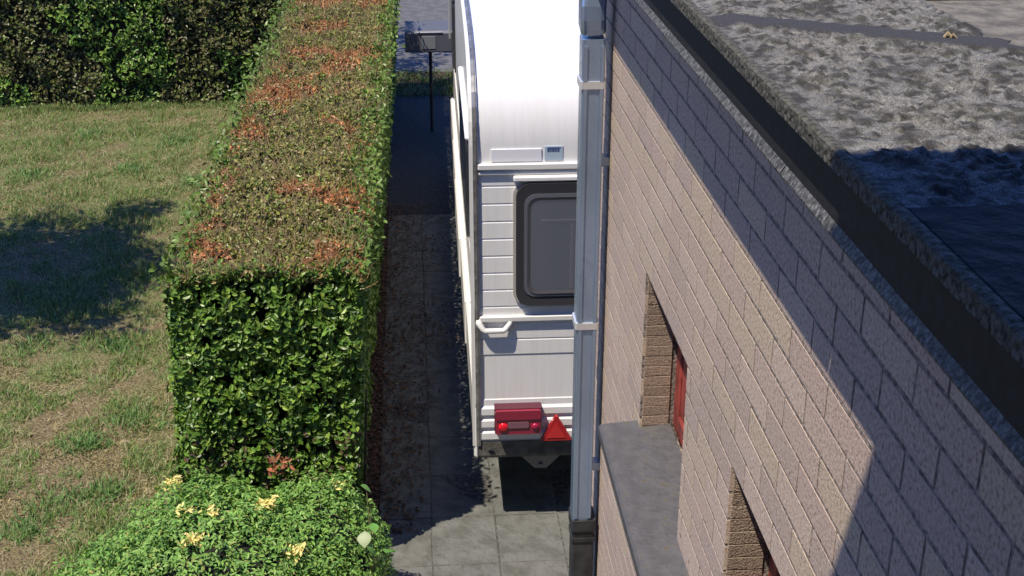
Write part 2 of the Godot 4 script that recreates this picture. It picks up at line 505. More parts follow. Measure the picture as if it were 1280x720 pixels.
# ---------------------------------------------------------------- house
const PITCH_Y := 0.0655
const PITCH_Z := 0.2035
func house() -> void:
	var hs := thing("house", "brick house with mossy flat roof, square downpipe and red framed windows", "house", Vector3(W + 2.5, 0, -2.0))
	var back := hs.transform.affine_inverse()
	var z_far := -4.28
	var z_near := 0.24
	var top := H - 0.545
	var holes := [[-3.222, -2.655, H - 1.872, H - 1.388], [-2.213, -1.65, H - 1.872, H - 1.388]]   # z0, z1, y0, y1
	# mortar bed behind the bricks, built as blocks round the openings
	var st := begin()
	var cuts := [z_far + 0.004, holes[0][0], holes[0][1], holes[1][0], holes[1][1], z_near]
	for k in 5:
		var z0: float = cuts[k]
		var z1: float = cuts[k + 1]
		var spans := [[0.0, top]] if k % 2 == 0 else [[0.0, H - 1.93], [H - 1.388, top]]
		for s in spans:
			box(st, Vector3(W + 0.0598, (s[0] + s[1]) * 0.5, (z0 + z1) * 0.5), Vector3(0.118, s[1] - s[0], z1 - z0 - 0.0002), 0.0)
	# inner leaf and the far end wall
	var core := Transform3D(back)
	var wall := put("brick_wall", done(st), M.mortar, hs)
	wall.transform = core
	# bricks
	var shapes := []
	for k in 4:
		var b := begin()
		box(b, Vector3(0.0425, 0, 0), Vector3(0.085, 0.0585, 0.1965), 0.0005, Transform3D.IDENTITY, 0.0002)
		shapes.append(done(b))
	var spots := []
	var y_ref := H - 0.995
	for c in range(-44, 8):
		var y0 := y_ref + c * PITCH_Y + 0.005
		var yc := y0 + PITCH_Y * 0.5 - 0.005
		if yc < 0.03 or yc + 0.03 > top: continue
		var off := -1.706 if posmod(c, 2) == 0 else -1.802
		for k in range(-13, 11):
			var z0: float = off + k * PITCH_Z + 0.005
			var z1: float = z0 + PITCH_Z - 0.010
			var parts := [[z0, z1]]
			for h in holes:
				if yc > h[2] - 0.07 and yc < h[3]:
					var next := []
					for p in parts:
						if p[1] <= h[0] or p[0] >= h[1]: next.append(p)
						else:
							if p[0] < h[0]: next.append([p[0], h[0]])
							if p[1] > h[1]: next.append([h[1], p[1]])
					parts = next
			for p in parts:
				var a: float = max(p[0], z_far)
				var b: float = min(p[1], z_near)
				if b - a < 0.02: continue
				spots.append([Vector3(W, yc, (a + b) * 0.5), (b - a) / 0.193])
	# the 300 that show largest become parts, the rest one mesh
	for s in spots:
		var q := seen_at(s[0])
		var e := seen_at(s[0] + Vector3(0, 0, 0.09))
		var f := seen_at(s[0] + Vector3(0, 0.025, 0))
		var area: float = absf((e - q).cross(f - q))
		s.append(area if q.x > 700 and q.x < 1290 and q.y > -10 and q.y < 730 else area * 0.0001)
	spots.sort_custom(func(a, b): return a[2] > b[2])
	var rest := []
	for k in 5: rest.append(begin())
	for i in spots.size():
		var s = spots[i]
		var t := Transform3D(Basis.from_euler(Vector3(rng.randf_range(-0.004, 0.004), rng.randf_range(-0.0006, 0.0006), 0)).scaled_local(Vector3(1, rng.randf_range(0.96, 1.02), s[1])), s[0] + Vector3(rng.randf_range(-0.0003, 0.0002), rng.randf_range(-0.0009, 0.0006), 0))
		var mi := rng.randi() % 5
		if i < 300:
			var o := put("brick", shapes[rng.randi() % 4], M.brick[mi], wall)
			o.transform = t
		else:
			rest[mi].append_from(shapes[rng.randi() % 4], 0, t)
	for k in 5:
		put("bricks_beyond", rest[k].commit(), M.brick[k], wall, "stuff")
	# inner walls
	st = begin()
	box(st, Vector3(W + 0.22, (H - 1.93) * 0.5, -2.02), Vector3(0.18, H - 1.93, 4.5), 0.0)
	box(st, Vector3(W + 0.22, (H - 1.388 + top) * 0.5, -2.02), Vector3(0.18, top - (H - 1.388), 4.5), 0.0)
	for p in [[z_far + 0.01, holes[0][0] + 0.01], [holes[0][1] - 0.01, holes[1][0] + 0.01], [holes[1][1] - 0.01, z_near]]:
		box(st, Vector3(W + 0.22, H - 1.66, (p[0] + p[1]) * 0.5), Vector3(0.18, 0.56, p[1] - p[0]), 0.0)
	box(st, Vector3(W + 2.6, top * 0.5, z_far + 0.12), Vector3(4.6, top - 0.01, 0.2), 0.0)
	obj("inner_wall", st, M.render, hs).transform = core
	# windows: red timber frame set back in the reveal, pane, sill
	for k in 2:
		var h = holes[k]
		var zc: float = (h[0] + h[1]) * 0.5
		var yc: float = (h[2] + h[3]) * 0.5
		var ww: float = h[1] - h[0]
		var hh: float = h[3] - h[2]
		var ws := begin()
		for s in [-1, 1]:
			box(ws, Vector3(W + 0.126, yc, zc + s * (ww * 0.5 - 0.03)), Vector3(0.055, hh, 0.06), 0.004)
			box(ws, Vector3(W + 0.126, yc + s * (hh * 0.5 - 0.03), zc), Vector3(0.054, 0.06, ww - 0.121), 0.004)
		var win := obj("window", ws, M.red, hs)
		win.transform = core
		var cs := begin()
		for s in [-1, 1]:
			box(cs, Vector3(W + 0.122, yc, zc + s * (ww * 0.5 - 0.092)), Vector3(0.035, hh - 0.125, 0.062), 0.005)
			box(cs, Vector3(W + 0.122, yc + s * (hh * 0.5 - 0.092), zc), Vector3(0.034, 0.062, ww - 0.249), 0.005)
		obj("casement", cs, M.red, win)
		var ps := begin()
		box(ps, Vector3(W + 0.126, yc, zc), Vector3(0.008, hh - 0.24, ww - 0.24), 0.0)
		obj("pane", ps, M.glass, win)
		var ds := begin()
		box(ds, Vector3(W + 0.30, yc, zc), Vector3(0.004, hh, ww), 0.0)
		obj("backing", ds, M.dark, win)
		# brick-on-edge jambs, courses standing a little proud of each other
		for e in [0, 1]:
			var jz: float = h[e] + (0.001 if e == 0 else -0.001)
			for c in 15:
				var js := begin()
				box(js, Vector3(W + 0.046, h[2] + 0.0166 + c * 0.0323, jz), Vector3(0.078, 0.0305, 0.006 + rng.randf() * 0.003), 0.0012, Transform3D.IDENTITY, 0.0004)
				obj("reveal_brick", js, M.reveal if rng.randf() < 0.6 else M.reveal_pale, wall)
		if k == 0:
			var ss := begin()
			var pr := PackedVector2Array([Vector2(0.508, -0.045), Vector2(0.506, -0.008), Vector2(0.512, 0.0), Vector2(W + 0.09, 0.016), Vector2(W + 0.09, -0.045)])
			prism(ss, pr, 0.92, Transform3D(Basis.IDENTITY, Vector3(0, h[2] - 0.012, -3.258)))
			obj("window_sill", ss, M.sill, hs, "", "grey stone sill under the farther window").transform = core
		else:
			var ss := begin()
			var pr := PackedVector2Array([Vector2(0.508, -0.045), Vector2(0.506, -0.008), Vector2(0.512, 0.0), Vector2(W + 0.09, 0.016), Vector2(W + 0.09, -0.045)])
			prism(ss, pr, 0.75, Transform3D(Basis.IDENTITY, Vector3(0, h[2] - 0.012, -2.30)))
			obj("window_sill", ss, M.sill, hs).transform = core
	roof(hs, core)
	downpipe(hs, core)
	# the taller part of the house behind the camera
	var us := begin()
	box(us, Vector3(0.35, (H + 1.42) * 0.5, 3.3), Vector3(7.7, H + 1.42, 6.0), 0.0)
	obj("upper_storey", us, M.render, hs).transform = core
	var ue := begin()
	var m := 0.10
	var pts := PackedVector2Array()
	for x in [-3.75, 4.3]:
		pts.append(Vector2(x, -0.715 + m * x))
	pts.append(Vector2(4.3, 6.5)); pts.append(Vector2(-3.75, 6.5))
	prism(ue, pts, 0.16, Transform3D(Basis(Vector3(1, 0, 0), Vector3(0, 0, 1), Vector3(0, 1, 0)), Vector3(0, H + 1.34, 0)))
	obj("upper_roof", ue, M.felt_dark, hs).transform = core

func roof(hs: Node3D, core: Transform3D) -> void:
	var z0 := -4.34
	var z1 := 0.235
	var zm := (z0 + z1) * 0.5
	var yr := H - 0.4425
	# deck and soffit
	var st := begin()
	box(st, Vector3(2.94, H - 0.497, zm), Vector3(4.86, 0.09, z1 - z0 - 0.01), 0.0)
	var rf := obj("roof", st, M.soffit, hs)
	rf.transform = core
	# edge profile: lichen-grown rim, black face, bright drip lip
	st = begin()
	var rim := PackedVector2Array([Vector2(0.465, -0.459), Vector2(0.4645, -0.443), Vector2(0.4655, -0.438), Vector2(0.470, -0.4355), Vector2(0.479, -0.4365), Vector2(0.484, -0.442), Vector2(0.484, -0.4605), Vector2(0.4665, -0.4605)])
	prism(st, rim, z1 - z0, Transform3D(Basis.IDENTITY, Vector3(0, H, z0)))
	obj("roof_rim", st, M.lichen, rf)
	st = begin()
	prism(st, PackedVector2Array([Vector2(0.4895, -0.461), Vector2(0.51, -0.461), Vector2(0.51, -0.548), Vector2(0.494, -0.548), Vector2(0.4895, -0.538)]), z1 - z0, Transform3D(Basis.IDENTITY, Vector3(0, H, z0)))
	obj("fascia", st, M.fascia, rf)
	st = begin()
	var segs := [[z0, -2.95], [-2.946, -1.6], [-1.596, z1]]
	for s in segs:
		prism(st, PackedVector2Array([Vector2(0.4905, -0.5375), Vector2(0.4935, -0.5395), Vector2(0.4865, -0.5545), Vector2(0.4832, -0.5535), Vector2(0.4825, -0.550)]), s[1] - s[0], Transform3D(Basis.IDENTITY, Vector3(0, H, s[0])))
	obj("drip_edge", st, M.trim, rf)
	# roof surface: mossy border, bare felt beyond, black felt nearest the house
	st = begin()
	facet(st, [Vector3(0.86, yr - 0.004, z0), Vector3(5.3, yr - 0.004, z0), Vector3(5.3, yr - 0.004, z1), Vector3(0.86, yr - 0.004, z1)], Vector3.UP)
	obj("roof_felt", st, M.felt, rf)
	st = begin()
	box(st, Vector3(1.8, yr - 0.001, -2.225), Vector3(1.9, 0.014, 0.035), 0.005)
	obj("felt_lap", st, M.seam, rf)
	var cell := noise(40.0, 77, FastNoiseLite.TYPE_CELLULAR, 1)
	cell.cellular_distance_function = FastNoiseLite.DISTANCE_EUCLIDEAN
	cell.cellular_return_type = FastNoiseLite.RETURN_DISTANCE
	var cellv := noise(40.0, 77, FastNoiseLite.TYPE_CELLULAR, 1)
	cellv.cellular_distance_function = FastNoiseLite.DISTANCE_EUCLIDEAN
	cellv.cellular_return_type = FastNoiseLite.RETURN_CELL_VALUE
	var cell2 := noise(100.0, 78, FastNoiseLite.TYPE_CELLULAR, 1)
	cell2.cellular_return_type = FastNoiseLite.RETURN_DISTANCE
	var cell3 := noise(48.0, 81, FastNoiseLite.TYPE_CELLULAR, 1)
	cell3.cellular_return_type = FastNoiseLite.RETURN_DISTANCE
	var patch := noise(5.0, 79)
	var fine := noise(60.0, 80)
	st = SurfaceTool.new()
	st.begin(Mesh.PRIMITIVE_TRIANGLES)
	st.set_smooth_group(0)
	var zs := []
	var z := -1.165
	while z > z0:
		zs.append(z)
		z -= 0.005 if z > -2.6 else 0.02
	var nx := 84
	for j in zs.size():
		for i in nx + 1:
			var zz: float = zs[j]
			var edge: float = 0.885 + 0.02 * patch.get_noise_2d(zz * 3.0, 9.0)
			var x := lerpf(0.4835, edge, float(i) / nx)
			# the joint between two moss fields, laid bare as a strip
			var zj: float = -2.035 + (x - 0.49) * 0.58
			var sd: float = (zz - zj) / 0.042
			var wob := 0.35 * fine.get_noise_2d(x * 0.35, zz * 0.35 + 4.0)
			var bare := smoothstep(1.1, 0.75, absf(sd) + wob)
			var d1: float = clampf(1.0 - (cell.get_noise_2d(x, zz) + 1.0) * 0.95, 0, 1)
			var d2: float = clampf(1.0 - (cell2.get_noise_2d(x, zz) + 1.0) * 1.0, 0, 1)
			var pm := smoothstep(-0.15, 0.3, patch.get_noise_2d(x, zz))
			var cv := cellv.get_noise_2d(x, zz)
			var cushion := smoothstep(0.38, 0.62, d1) * (0.45 + 0.55 * pm) * (1.0 if cv > -0.1 else 0.08)
			var small := smoothstep(0.4, 0.75, d2) * smoothstep(0.35, -0.2, patch.get_noise_2d(x + 7.0, zz))
			var hgt := 0.0055 * cushion + 0.004 * small + 0.0045 * fine.get_noise_2d(x, zz) + 0.0015 * patch.get_noise_2d(x * 2.0, zz * 2.0)
			hgt *= 1.0 - 0.95 * bare
			var e2 := smoothstep(0.0, 0.05, (edge - x) / 0.4)
			var e3 := smoothstep(-0.003, 0.035, x - 0.4835) * smoothstep(0.0, 0.03, -1.165 - zz)
			hgt = (hgt + 0.002) * e2 * e3 + 0.008 * bare * e3
			var c := Color(0.20, 0.199, 0.198).lerp(Color(0.04, 0.039, 0.037), smoothstep(0.15, 0.6, cushion) * 0.85).lerp(Color(0.33, 0.328, 0.322), small * 0.6)
			var d3: float = clampf(1.0 - (cell3.get_noise_2d(x, zz * 1.15) + 1.0), 0, 1)
			c = c.lerp(Color(0.045, 0.044, 0.042), 0.9 * smoothstep(0.5, 0.66, d3) * smoothstep(0.2, -0.1, patch.get_noise_2d(x * 3.0 + 2.0, zz * 3.0)))
			c = c.lerp(Color(0.18, 0.176, 0.15), 0.25 * smoothstep(0.1, 0.5, patch.get_noise_2d(x * 1.7 + 3.0, zz * 1.7)))
			c = c.lerp(Color(0.06, 0.06, 0.067), bare)
			var sp := 1.0 + 0.55 * fine.get_noise_2d(x * 2.3 + 5.0, zz * 1.1) * (1.0 - bare)
			st.set_color(Color(c.r * sp, c.g * sp, c.b * sp))
			st.add_vertex(Vector3(x, yr + 0.002 + hgt, zz))
	for j in zs.size() - 1:
		for i in nx:
			var a := j * (nx + 1) + i
			for k in [a, a + nx + 1, a + 1, a + 1, a + nx + 1, a + nx + 2]: st.add_index(k)
	st.generate_normals()
	put("moss", st.commit(), M.moss, rf, "stuff")
	st = begin()
	box(st, Vector3(0.684, yr - 0.004, (-1.168 + z1) * 0.5), Vector3(0.405, 0.013, z1 + 1.168), 0.004)
	obj("black_felt", st, M.felt_dark, rf)
	st = begin()
	for q in [[Vector3(0.80, yr + 0.012, -1.858), 0.006], [Vector3(0.806, yr + 0.012, -1.853), 0.004]]:
		tube(st, [q[0] + Vector3(-q[1], 0, 0), q[0] + Vector3(-q[1] * 0.4, 0.006, 0.002), q[0] + Vector3(q[1], 0, 0.004)], [q[1] * 0.4, q[1] * 0.7, q[1] * 0.3], 7)
	obj("dry_leaf", st, mat(Color(0.42, 0.33, 0.2), 0.8), rf)

func square_pipe(st: SurfaceTool, path: Array, hw: float, hd: float, r: float) -> void:
	# rounded square section carried along a path; u stays along x
	var sec := rounded(hw * 2.0, hd * 2.0, r, 3)
	var rings := []
	for i in path.size():
		var d: Vector3 = (path[min(i + 1, path.size() - 1)] - path[max(i - 1, 0)]).normalized()
		var v := Vector3(0, 0, 1)
		v = (v - d * v.dot(d)).normalized()
		var u := v.cross(d).normalized()
		var ring := []
		for p in sec: ring.append(path[i] + u * p.x + v * p.y)
		rings.append(ring)
	for i in path.size() - 1:
		var mid: Vector3 = (path[i] + path[i + 1]) * 0.5
		for k in sec.size():
			var k2 := (k + 1) % sec.size()
			facet(st, [rings[i][k], rings[i][k2], rings[i + 1][k2], rings[i + 1][k]], (rings[i][k] + rings[i + 1][k2]) * 0.5 - mid)
	facet(st, rings[0], path[0] - path[1])
	facet(st, rings[-1], path[-1] - path[-2])

func downpipe(hs: Node3D, core: Transform3D) -> void:
	var dp := Node3D.new()
	dp.name = "downpipe"
	hs.add_child(dp)
	dp.transform = core
	dp.set_meta("label", "square grey zinc downpipe with bright collars")
	var x := 0.556
	var zc := -3.945
	for s in [[-2.665, -1.862, 0.0345], [-1.885, -1.025, 0.0355], [-1.045, -0.893, 0.0365]]:
		var st := begin()
		var hw: float = s[2]
		square_pipe(st, [rel(x, s[0], zc), rel(x, s[1], zc)], hw, hw + 0.006, 0.009)
		# raised folds along the front corners
		for e in [-1, 1]:
			square_pipe(st, [rel(x + e * (hw - 0.010), s[0] + 0.02, zc + hw + 0.007), rel(x + e * (hw - 0.010), s[1] - 0.02, zc + hw + 0.007)], 0.0065, 0.005, 0.002)
		obj("pipe_section", st, M.zinc, dp)
	for y in [-1.872, -1.036]:
		var st := begin()
		square_pipe(st, [rel(x, y - 0.012, zc), rel(x, y - 0.007, zc), rel(x, y + 0.007, zc), rel(x, y + 0.012, zc)], 0.0415, 0.048, 0.011)
		obj("collar", st, M.bead, dp)
	# swan-neck under the eaves
	var st := begin()
	square_pipe(st, [rel(x + 0.006, -0.91, zc - 0.016), rel(x + 0.006, -0.84, zc - 0.016)], 0.026, 0.030, 0.01)
	obj("spigot", st, M.zinc, dp)
	st = begin()
	square_pipe(st, [rel(x - 0.002, -0.862, zc), rel(x - 0.003, -0.85, zc + 0.006), rel(x - 0.004, -0.83, zc + 0.010), rel(x - 0.004, -0.795, zc + 0.010), rel(x - 0.002, -0.765, zc + 0.002), rel(x + 0.004, -0.73, zc - 0.02), rel(x + 0.01, -0.66, zc - 0.05), rel(x + 0.012, -0.53, zc - 0.07)], 0.040, 0.042, 0.018)
	obj("elbow", st, M.zinc, dp)
	st = begin()
	square_pipe(st, [rel(x + 0.006, -2.70, zc), rel(x + 0.006, -2.655, zc)], 0.045, 0.052, 0.01)
	square_pipe(st, [rel(x + 0.006, -2.745, zc), rel(x + 0.006, -2.73, zc)], 0.044, 0.051, 0.01)
	square_pipe(st, [rel(x + 0.006, -3.90, zc), rel(x + 0.006, -2.67, zc)], 0.040, 0.046, 0.01)
	obj("pipe_foot", st, M.pipe_foot, dp, "", "dark foot of the downpipe")
	for y in [-1.30, -2.45]:
		st = begin()
		box(st, rel(W - 0.018, y, zc - 0.01), Vector3(0.045, 0.03, 0.05), 0.003)
		obj("pipe_bracket", st, M.zinc, dp)

# ---------------------------------------------------------------- caravan
func caravan() -> void:
	var hw := 1.05
	var cv := thing("caravan", "white touring caravan parked close beside the brick house, rear facing the camera", "caravan", Vector3(0.268 + hw, 0, -5.62), deg_to_rad(-0.8))
	# side profile (z, y) from rear bottom over the roof to the front bottom
	var pr := PackedVector2Array()
	pr.append(Vector2(0, 0.52))
	var y := 0.52
	for k in 3:        # pressed ribs low on the back
		for q in [[0.006, 0.0], [0.016, 0.012], [0.05, 0.012], [0.062, 0.0]]:
			pr.append(Vector2(q[1], y + q[0]))
		y += 0.070
	pr.append(Vector2(0, 0.735)); pr.append(Vector2(0, 0.755))
	pr.append(Vector2(-0.004, 0.76)); pr.append(Vector2(-0.004, 1.005)); pr.append(Vector2(0.0, 1.01))
	y = 1.09
	while y < 1.95:    # grooves in the ribbed sheet
		pr.append(Vector2(0, y - 0.006)); pr.append(Vector2(-0.0045, y)); pr.append(Vector2(0, y + 0.006))
		y += 0.088
	for q in [[0.0, 1.97], [0.0, 2.08], [-0.004, 2.13], [-0.014, 2.19], [-0.034, 2.25], [-0.066, 2.31], [-0.115, 2.37], [-0.19, 2.42], [-0.30, 2.455], [-0.5, 2.485], [-0.9, 2.51], [-2.0, 2.53], [-5.2, 2.53], [-5.7, 2.48], [-5.95, 2.3], [-6.02, 1.8], [-6.08, 1.2], [-6.0, 0.6], [-5.9, 0.46]]:
		pr.append(Vector2(q[0], q[1]))
	pr.append(Vector2(-0.02, 0.46)); pr.append(Vector2(0, 0.465))
	# local: prism's XY = (z, y), pushed along x
	var tx := Transform3D(Basis(Vector3(0, 0, 1), Vector3(0, 1, 0), Vector3(1, 0, 0)), Vector3(-hw, 0, 0))
	var st := begin()
	var sp := pr
	var nn := sp.size()
	for i in nn:       # skin, smooth over the rounded top only
		var a := sp[i]
		var b := sp[(i + 1) % nn]
		st.set_smooth_group(1 if a.y > 1.96 and b.y > 1.96 else -1)
		var e := b - a
		var n := Vector3(0, e.x, -e.y)
		n = -n if (Geometry2D.is_polygon_clockwise(sp)) else n
		facet(st, [Vector3(-hw, a.y, a.x), Vector3(-hw, b.y, b.x), Vector3(hw, b.y, b.x), Vector3(hw, a.y, a.x)], -n)
	st.set_smooth_group(-1)
	var tr := Geometry2D.triangulate_polygon(sp)
	for i in range(0, tr.size(), 3):
		for s in [-1.0, 1.0]:
			facet(st, [Vector3(s * hw, sp[tr[i]].y, sp[tr[i]].x), Vector3(s * hw, sp[tr[i + 1]].y, sp[tr[i + 1]].x), Vector3(s * hw, sp[tr[i + 2]].y, sp[tr[i + 2]].x)], Vector3(s, 0, 0))
	obj("body", st, M.white, cv)
	# corner rails that follow the profile on both sides
	var line := [Vector2(0, 0.50), Vector2(0, 2.08), Vector2(-0.004, 2.13), Vector2(-0.014, 2.19), Vector2(-0.034, 2.25), Vector2(-0.066, 2.31), Vector2(-0.115, 2.37), Vector2(-0.19, 2.42), Vector2(-0.30, 2.455), Vector2(-0.5, 2.485), Vector2(-0.9, 2.51), Vector2(-2.0, 2.53), Vector2(-5.2, 2.53), Vector2(-5.7, 2.48), Vector2(-5.95, 2.3), Vector2(-6.02, 1.8), Vector2(-6.08, 1.2)]
	for s in [-1.0, 1.0]:
		for q in [["corner_rail", -0.016, 0.006, 0.016, M.alu], ["rail_insert", -0.004, 0.001, 0.019, M.alu_strip], ["awning_rail", -0.034, -0.017, 0.011, M.rail]]:
			var rs := begin()
			for i in line.size() - 1:
				var a: Vector2 = line[i]
				var b: Vector2 = line[i + 1]
				var na: Vector2 = _nrm(line, i) * q[3]
				var nb: Vector2 = _nrm(line, i + 1) * q[3]
				var x0: float = s * (hw - q[1])
				var x1: float = s * (hw - q[2])
				if s > 0 and q[0] == "awning_rail": pass
				var A := Vector3(0, (a + na).y, (a + na).x); var B := Vector3(0, (b + nb).y, (b + nb).x)
				var C := Vector3(0, (a - na * 0.5).y, (a - na * 0.5).x); var D := Vector3(0, (b - nb * 0.5).y, (b - nb * 0.5).x)
				var X0 := Vector3(x0, 0, 0)
				var X1 := Vector3(x1, 0, 0)
				facet(rs, [A + X0, B + X0, B + X1, A + X1], Vector3(0, na.y, na.x))
				facet(rs, [A + X0, B + X0, D + X0, C + X0], Vector3(s, 0, 0))
				facet(rs, [A + X1, B + X1, D + X1, C + X1], Vector3(-s, 0, 0))
				if i == 0: facet(rs, [A + X0, A + X1, C + X1, C + X0], Vector3(0, -1, 0))
			obj(q[0], rs, q[4], cv)
	# rear: rails, window, handle, lamps, reflectors
	for q in [[1.982, 0.030, 0.020], [1.948, 0.016, 0.012], [1.207, 0.030, 0.018]]:
		st = begin()
		box(st, Vector3(0, q[0], q[2] * 0.5), Vector3(2.0 * hw - 0.012, q[1], q[2] + 0.004), 0.005)
		obj("trim_rail", st, M.rail, cv)
	st = begin()
	box(st, Vector3(0.0, 1.925, 0.016), Vector3(1.76, 0.026, 0.036), 0.006)
	obj("window_hinge", st, M.white, cv)
	st = begin()
	prism(st, rounded(1.76, 0.640, 0.075), 0.012, Transform3D(Basis.IDENTITY, Vector3(0, 1.594, 0.001)))
	var seal := obj("window_seal", st, M.seal, cv)
	st = begin()
	ring(st, rounded(1.735, 0.622, 0.07), rounded(1.64, 0.50, 0.055), 0.022, Transform3D(Basis.IDENTITY, Vector3(0, 1.594, 0.0135)))
	var wf := obj("rear_window", st, M.window_frame, cv)
	st = begin()
	prism(st, rounded(1.66, 0.52, 0.055), 0.002, Transform3D(Basis.IDENTITY, Vector3(0, 1.594, 0.0138)))
	obj("cabin_dark", st, M.cabin, wf)
	st = begin()
	for k in 40:
		var xx := -0.60 + k * 0.0305
		var w := 0.022 + 0.006 * sin(k * 2.3)
		if k % 9 > 6: continue
		tube(st, [Vector3(xx, 1.37, 0.019), Vector3(xx + 0.004 * sin(k), 1.58, 0.019), Vector3(xx, 1.70, 0.019)], [w * 0.5, w * 0.42, w * 0.36], 6)
	obj("curtain", st, M.curtain, wf)
	st = begin()
	box(st, Vector3(0, 1.715, 0.02), Vector3(1.5, 0.012, 0.008), 0.002)
	obj("curtain_rod", st, M.seal, wf)
	st = begin()
	prism(st, rounded(1.66, 0.52, 0.055), 0.004, Transform3D(Basis.IDENTITY, Vector3(0, 1.594, 0.0345)))
	obj("pane", st, M.acrylic, wf)
	st = begin()
	ring(st, rounded(1.63, 0.49, 0.05), rounded(1.60, 0.46, 0.045), 0.004, Transform3D(Basis.IDENTITY, Vector3(0, 1.594, 0.0385)))
	obj("pane_bead", st, mat(Color(0.09, 0.09, 0.095), 0.3), wf)
	st = begin()
	for s in [-0.55, 0.0, 0.55]:
		box(st, Vector3(s, 1.368, 0.042), Vector3(0.05, 0.022, 0.016), 0.004)
	obj("catch", st, M.window_frame, wf)
	# white number panel and sticker above the rail
	st = begin()
	box(st, Vector3(-0.865, 2.034, 0.003), Vector3(0.235, 0.060, 0.007), 0.002)
	obj("blank_panel", st, M.plate, cv)
	st = begin()
	box(st, Vector3(-0.692, 2.040, 0.002), Vector3(0.086, 0.068, 0.004), 0.001)
	var sk := obj("sticker", st, M.sticker, cv)
	st = begin()
	var tx0 := -0.722
	for w in [0.010, 0.006, 0.011, 0.007, 0.009]:
		box(st, Vector3(tx0 + w * 0.5, 2.056, 0.0045), Vector3(w, 0.014, 0.002), 0.0)
		tx0 += w + 0.003
	box(st, Vector3(-0.692, 2.0665, 0.0045), Vector3(0.062, 0.003, 0.002), 0.0)
	obj("sticker_print", st, M.sticker_ink, sk)
	# grab handles at the corners
	for s in [-1.0, 1.0]:
		st = begin(true)
		var hx: float = s * 0.965
		var hp := []
		for q in [[-0.083, 1.198, 0.004], [-0.078, 1.182, 0.017], [-0.062, 1.158, 0.027], [-0.052, 1.152, 0.030], [0.036, 1.152, 0.030], [0.046, 1.157, 0.028], [0.066, 1.180, 0.018], [0.076, 1.196, 0.004]]:
			hp.append(Vector3(hx + q[0], q[1], q[2]))
		tube(st, hp, [0.018, 0.016, 0.015, 0.014, 0.014, 0.014, 0.013, 0.013], 10)
		var hd := obj("grab_handle", st, M.rail, cv)
		st = begin()
		for e in [-0.083, 0.076]:
			prism(st, rounded(0.05, 0.046, 0.02), 0.006, Transform3D(Basis.IDENTITY, Vector3(hx + e, 1.192, 0.0)))
		obj("handle_foot", st, M.rail, hd)
	for s in [-1.0, 1.0]:
		# lamp cluster
		var lx: float = s * 0.858
		st = begin()
		var lp := PackedVector2Array([Vector2(-0.117, 0.073), Vector2(0.117, 0.073), Vector2(0.117, -0.062), Vector2(0.108, -0.072), Vector2(-0.108, -0.072), Vector2(-0.117, -0.062)])
		prism(st, lp, 0.060, Transform3D(Basis.IDENTITY, Vector3(lx, 0.662, 0.0)))
		var lamp := obj("tail_lamp", st, M.lamp_body, cv)
		st = begin()
		prism(st, rounded(0.228, 0.050, 0.01, 4), 0.018, Transform3D(Basis.IDENTITY, Vector3(lx, 0.706, 0.0605)))
		obj("top_lens", st, M.lens, lamp)
		st = begin()
		prism(st, rounded(0.226, 0.082, 0.01, 4), 0.011, Transform3D(Basis.IDENTITY, Vector3(lx, 0.636, 0.0605)))
		obj("lower_lens", st, M.lens, lamp)
		st = begin()
		prism(st, rounded(0.105, 0.034, 0.006, 4), 0.006, Transform3D(Basis.IDENTITY, Vector3(lx, 0.650, 0.0718)))
		obj("clear_lens", st, M.lens_clear, lamp)
		for e in [[-0.085, M.lens_pink, 0.018], [0.075, M.lens_bright, 0.024]]:
			st = begin(true)
			for k in 4:
				pass
			tube(st, [Vector3(lx + s * -1.0 * -e[0], 0.638, 0.071), Vector3(lx + e[0] * s, 0.638, 0.078), Vector3(lx + e[0] * s, 0.638, 0.082)], [e[2], e[2], e[2] * 0.55], 14)
			obj("reflector", st, e[1], lamp)
		# triangular reflector
		var txx: float = s * 0.6645
		var ctr := Transform3D(Basis.IDENTITY, Vector3(txx, 0.545, 0.030))
		st = begin()
		prism(st, PackedVector2Array([Vector2(-0.078, 0.0), Vector2(-0.072, -0.005), Vector2(0.072, -0.005), Vector2(0.078, 0.0), Vector2(0.006, 0.132), Vector2(-0.006, 0.132)]), 0.022, ctr)
		var tri := obj("triangle_reflector", st, M.tri, cv)
		st = begin()
		ctr.origin.z = 0.0522
		prism(st, PackedVector2Array([Vector2(-0.048, 0.012), Vector2(0.048, 0.012), Vector2(0.0, 0.098)]), 0.003, ctr)
		obj("triangle_face", st, M.tri_in, tri)
		# V plate hanging under the rear
		st = begin()
		prism(st, PackedVector2Array([Vector2(-0.13, 0.44), Vector2(0.13, 0.44), Vector2(0.03, 0.335), Vector2(-0.03, 0.335)]), 0.006, Transform3D(Basis.IDENTITY, Vector3(s * 0.735, 0, -0.03)))
		tube(st, [Vector3(s * 0.735, 0.355, -0.024), Vector3(s * 0.735, 0.355, -0.012)], [0.012, 0.012], 8)
		obj("steady_plate", st, M.steel, cv)
		st = begin()
		tube(st, [Vector3(s * 0.90, 0.40, -0.2), Vector3(s * 0.85, 0.30, -0.75)], [0.018, 0.014], 8)
		obj("steady_leg", st, M.steel, cv)
	# rear valance
	st = begin()
	prism(st, PackedVector2Array([Vector2(-0.012, 0.42), Vector2(0.006, 0.425), Vector2(0.010, 0.44), Vector2(0.008, 0.518), Vector2(-0.012, 0.518)]), 2.0 * hw + 0.02, Transform3D(Basis(Vector3(0, 0, 1), Vector3(0, 1, 0), Vector3(1, 0, 0)), Vector3(-hw - 0.01, 0, 0)))
	var va := obj("rear_valance", st, M.valance, cv)
	st = begin()
	tube(st, [Vector3(-1.0, 0.472, 0.008), Vector3(-1.0, 0.472, 0.016)], [0.010, 0.008], 8)
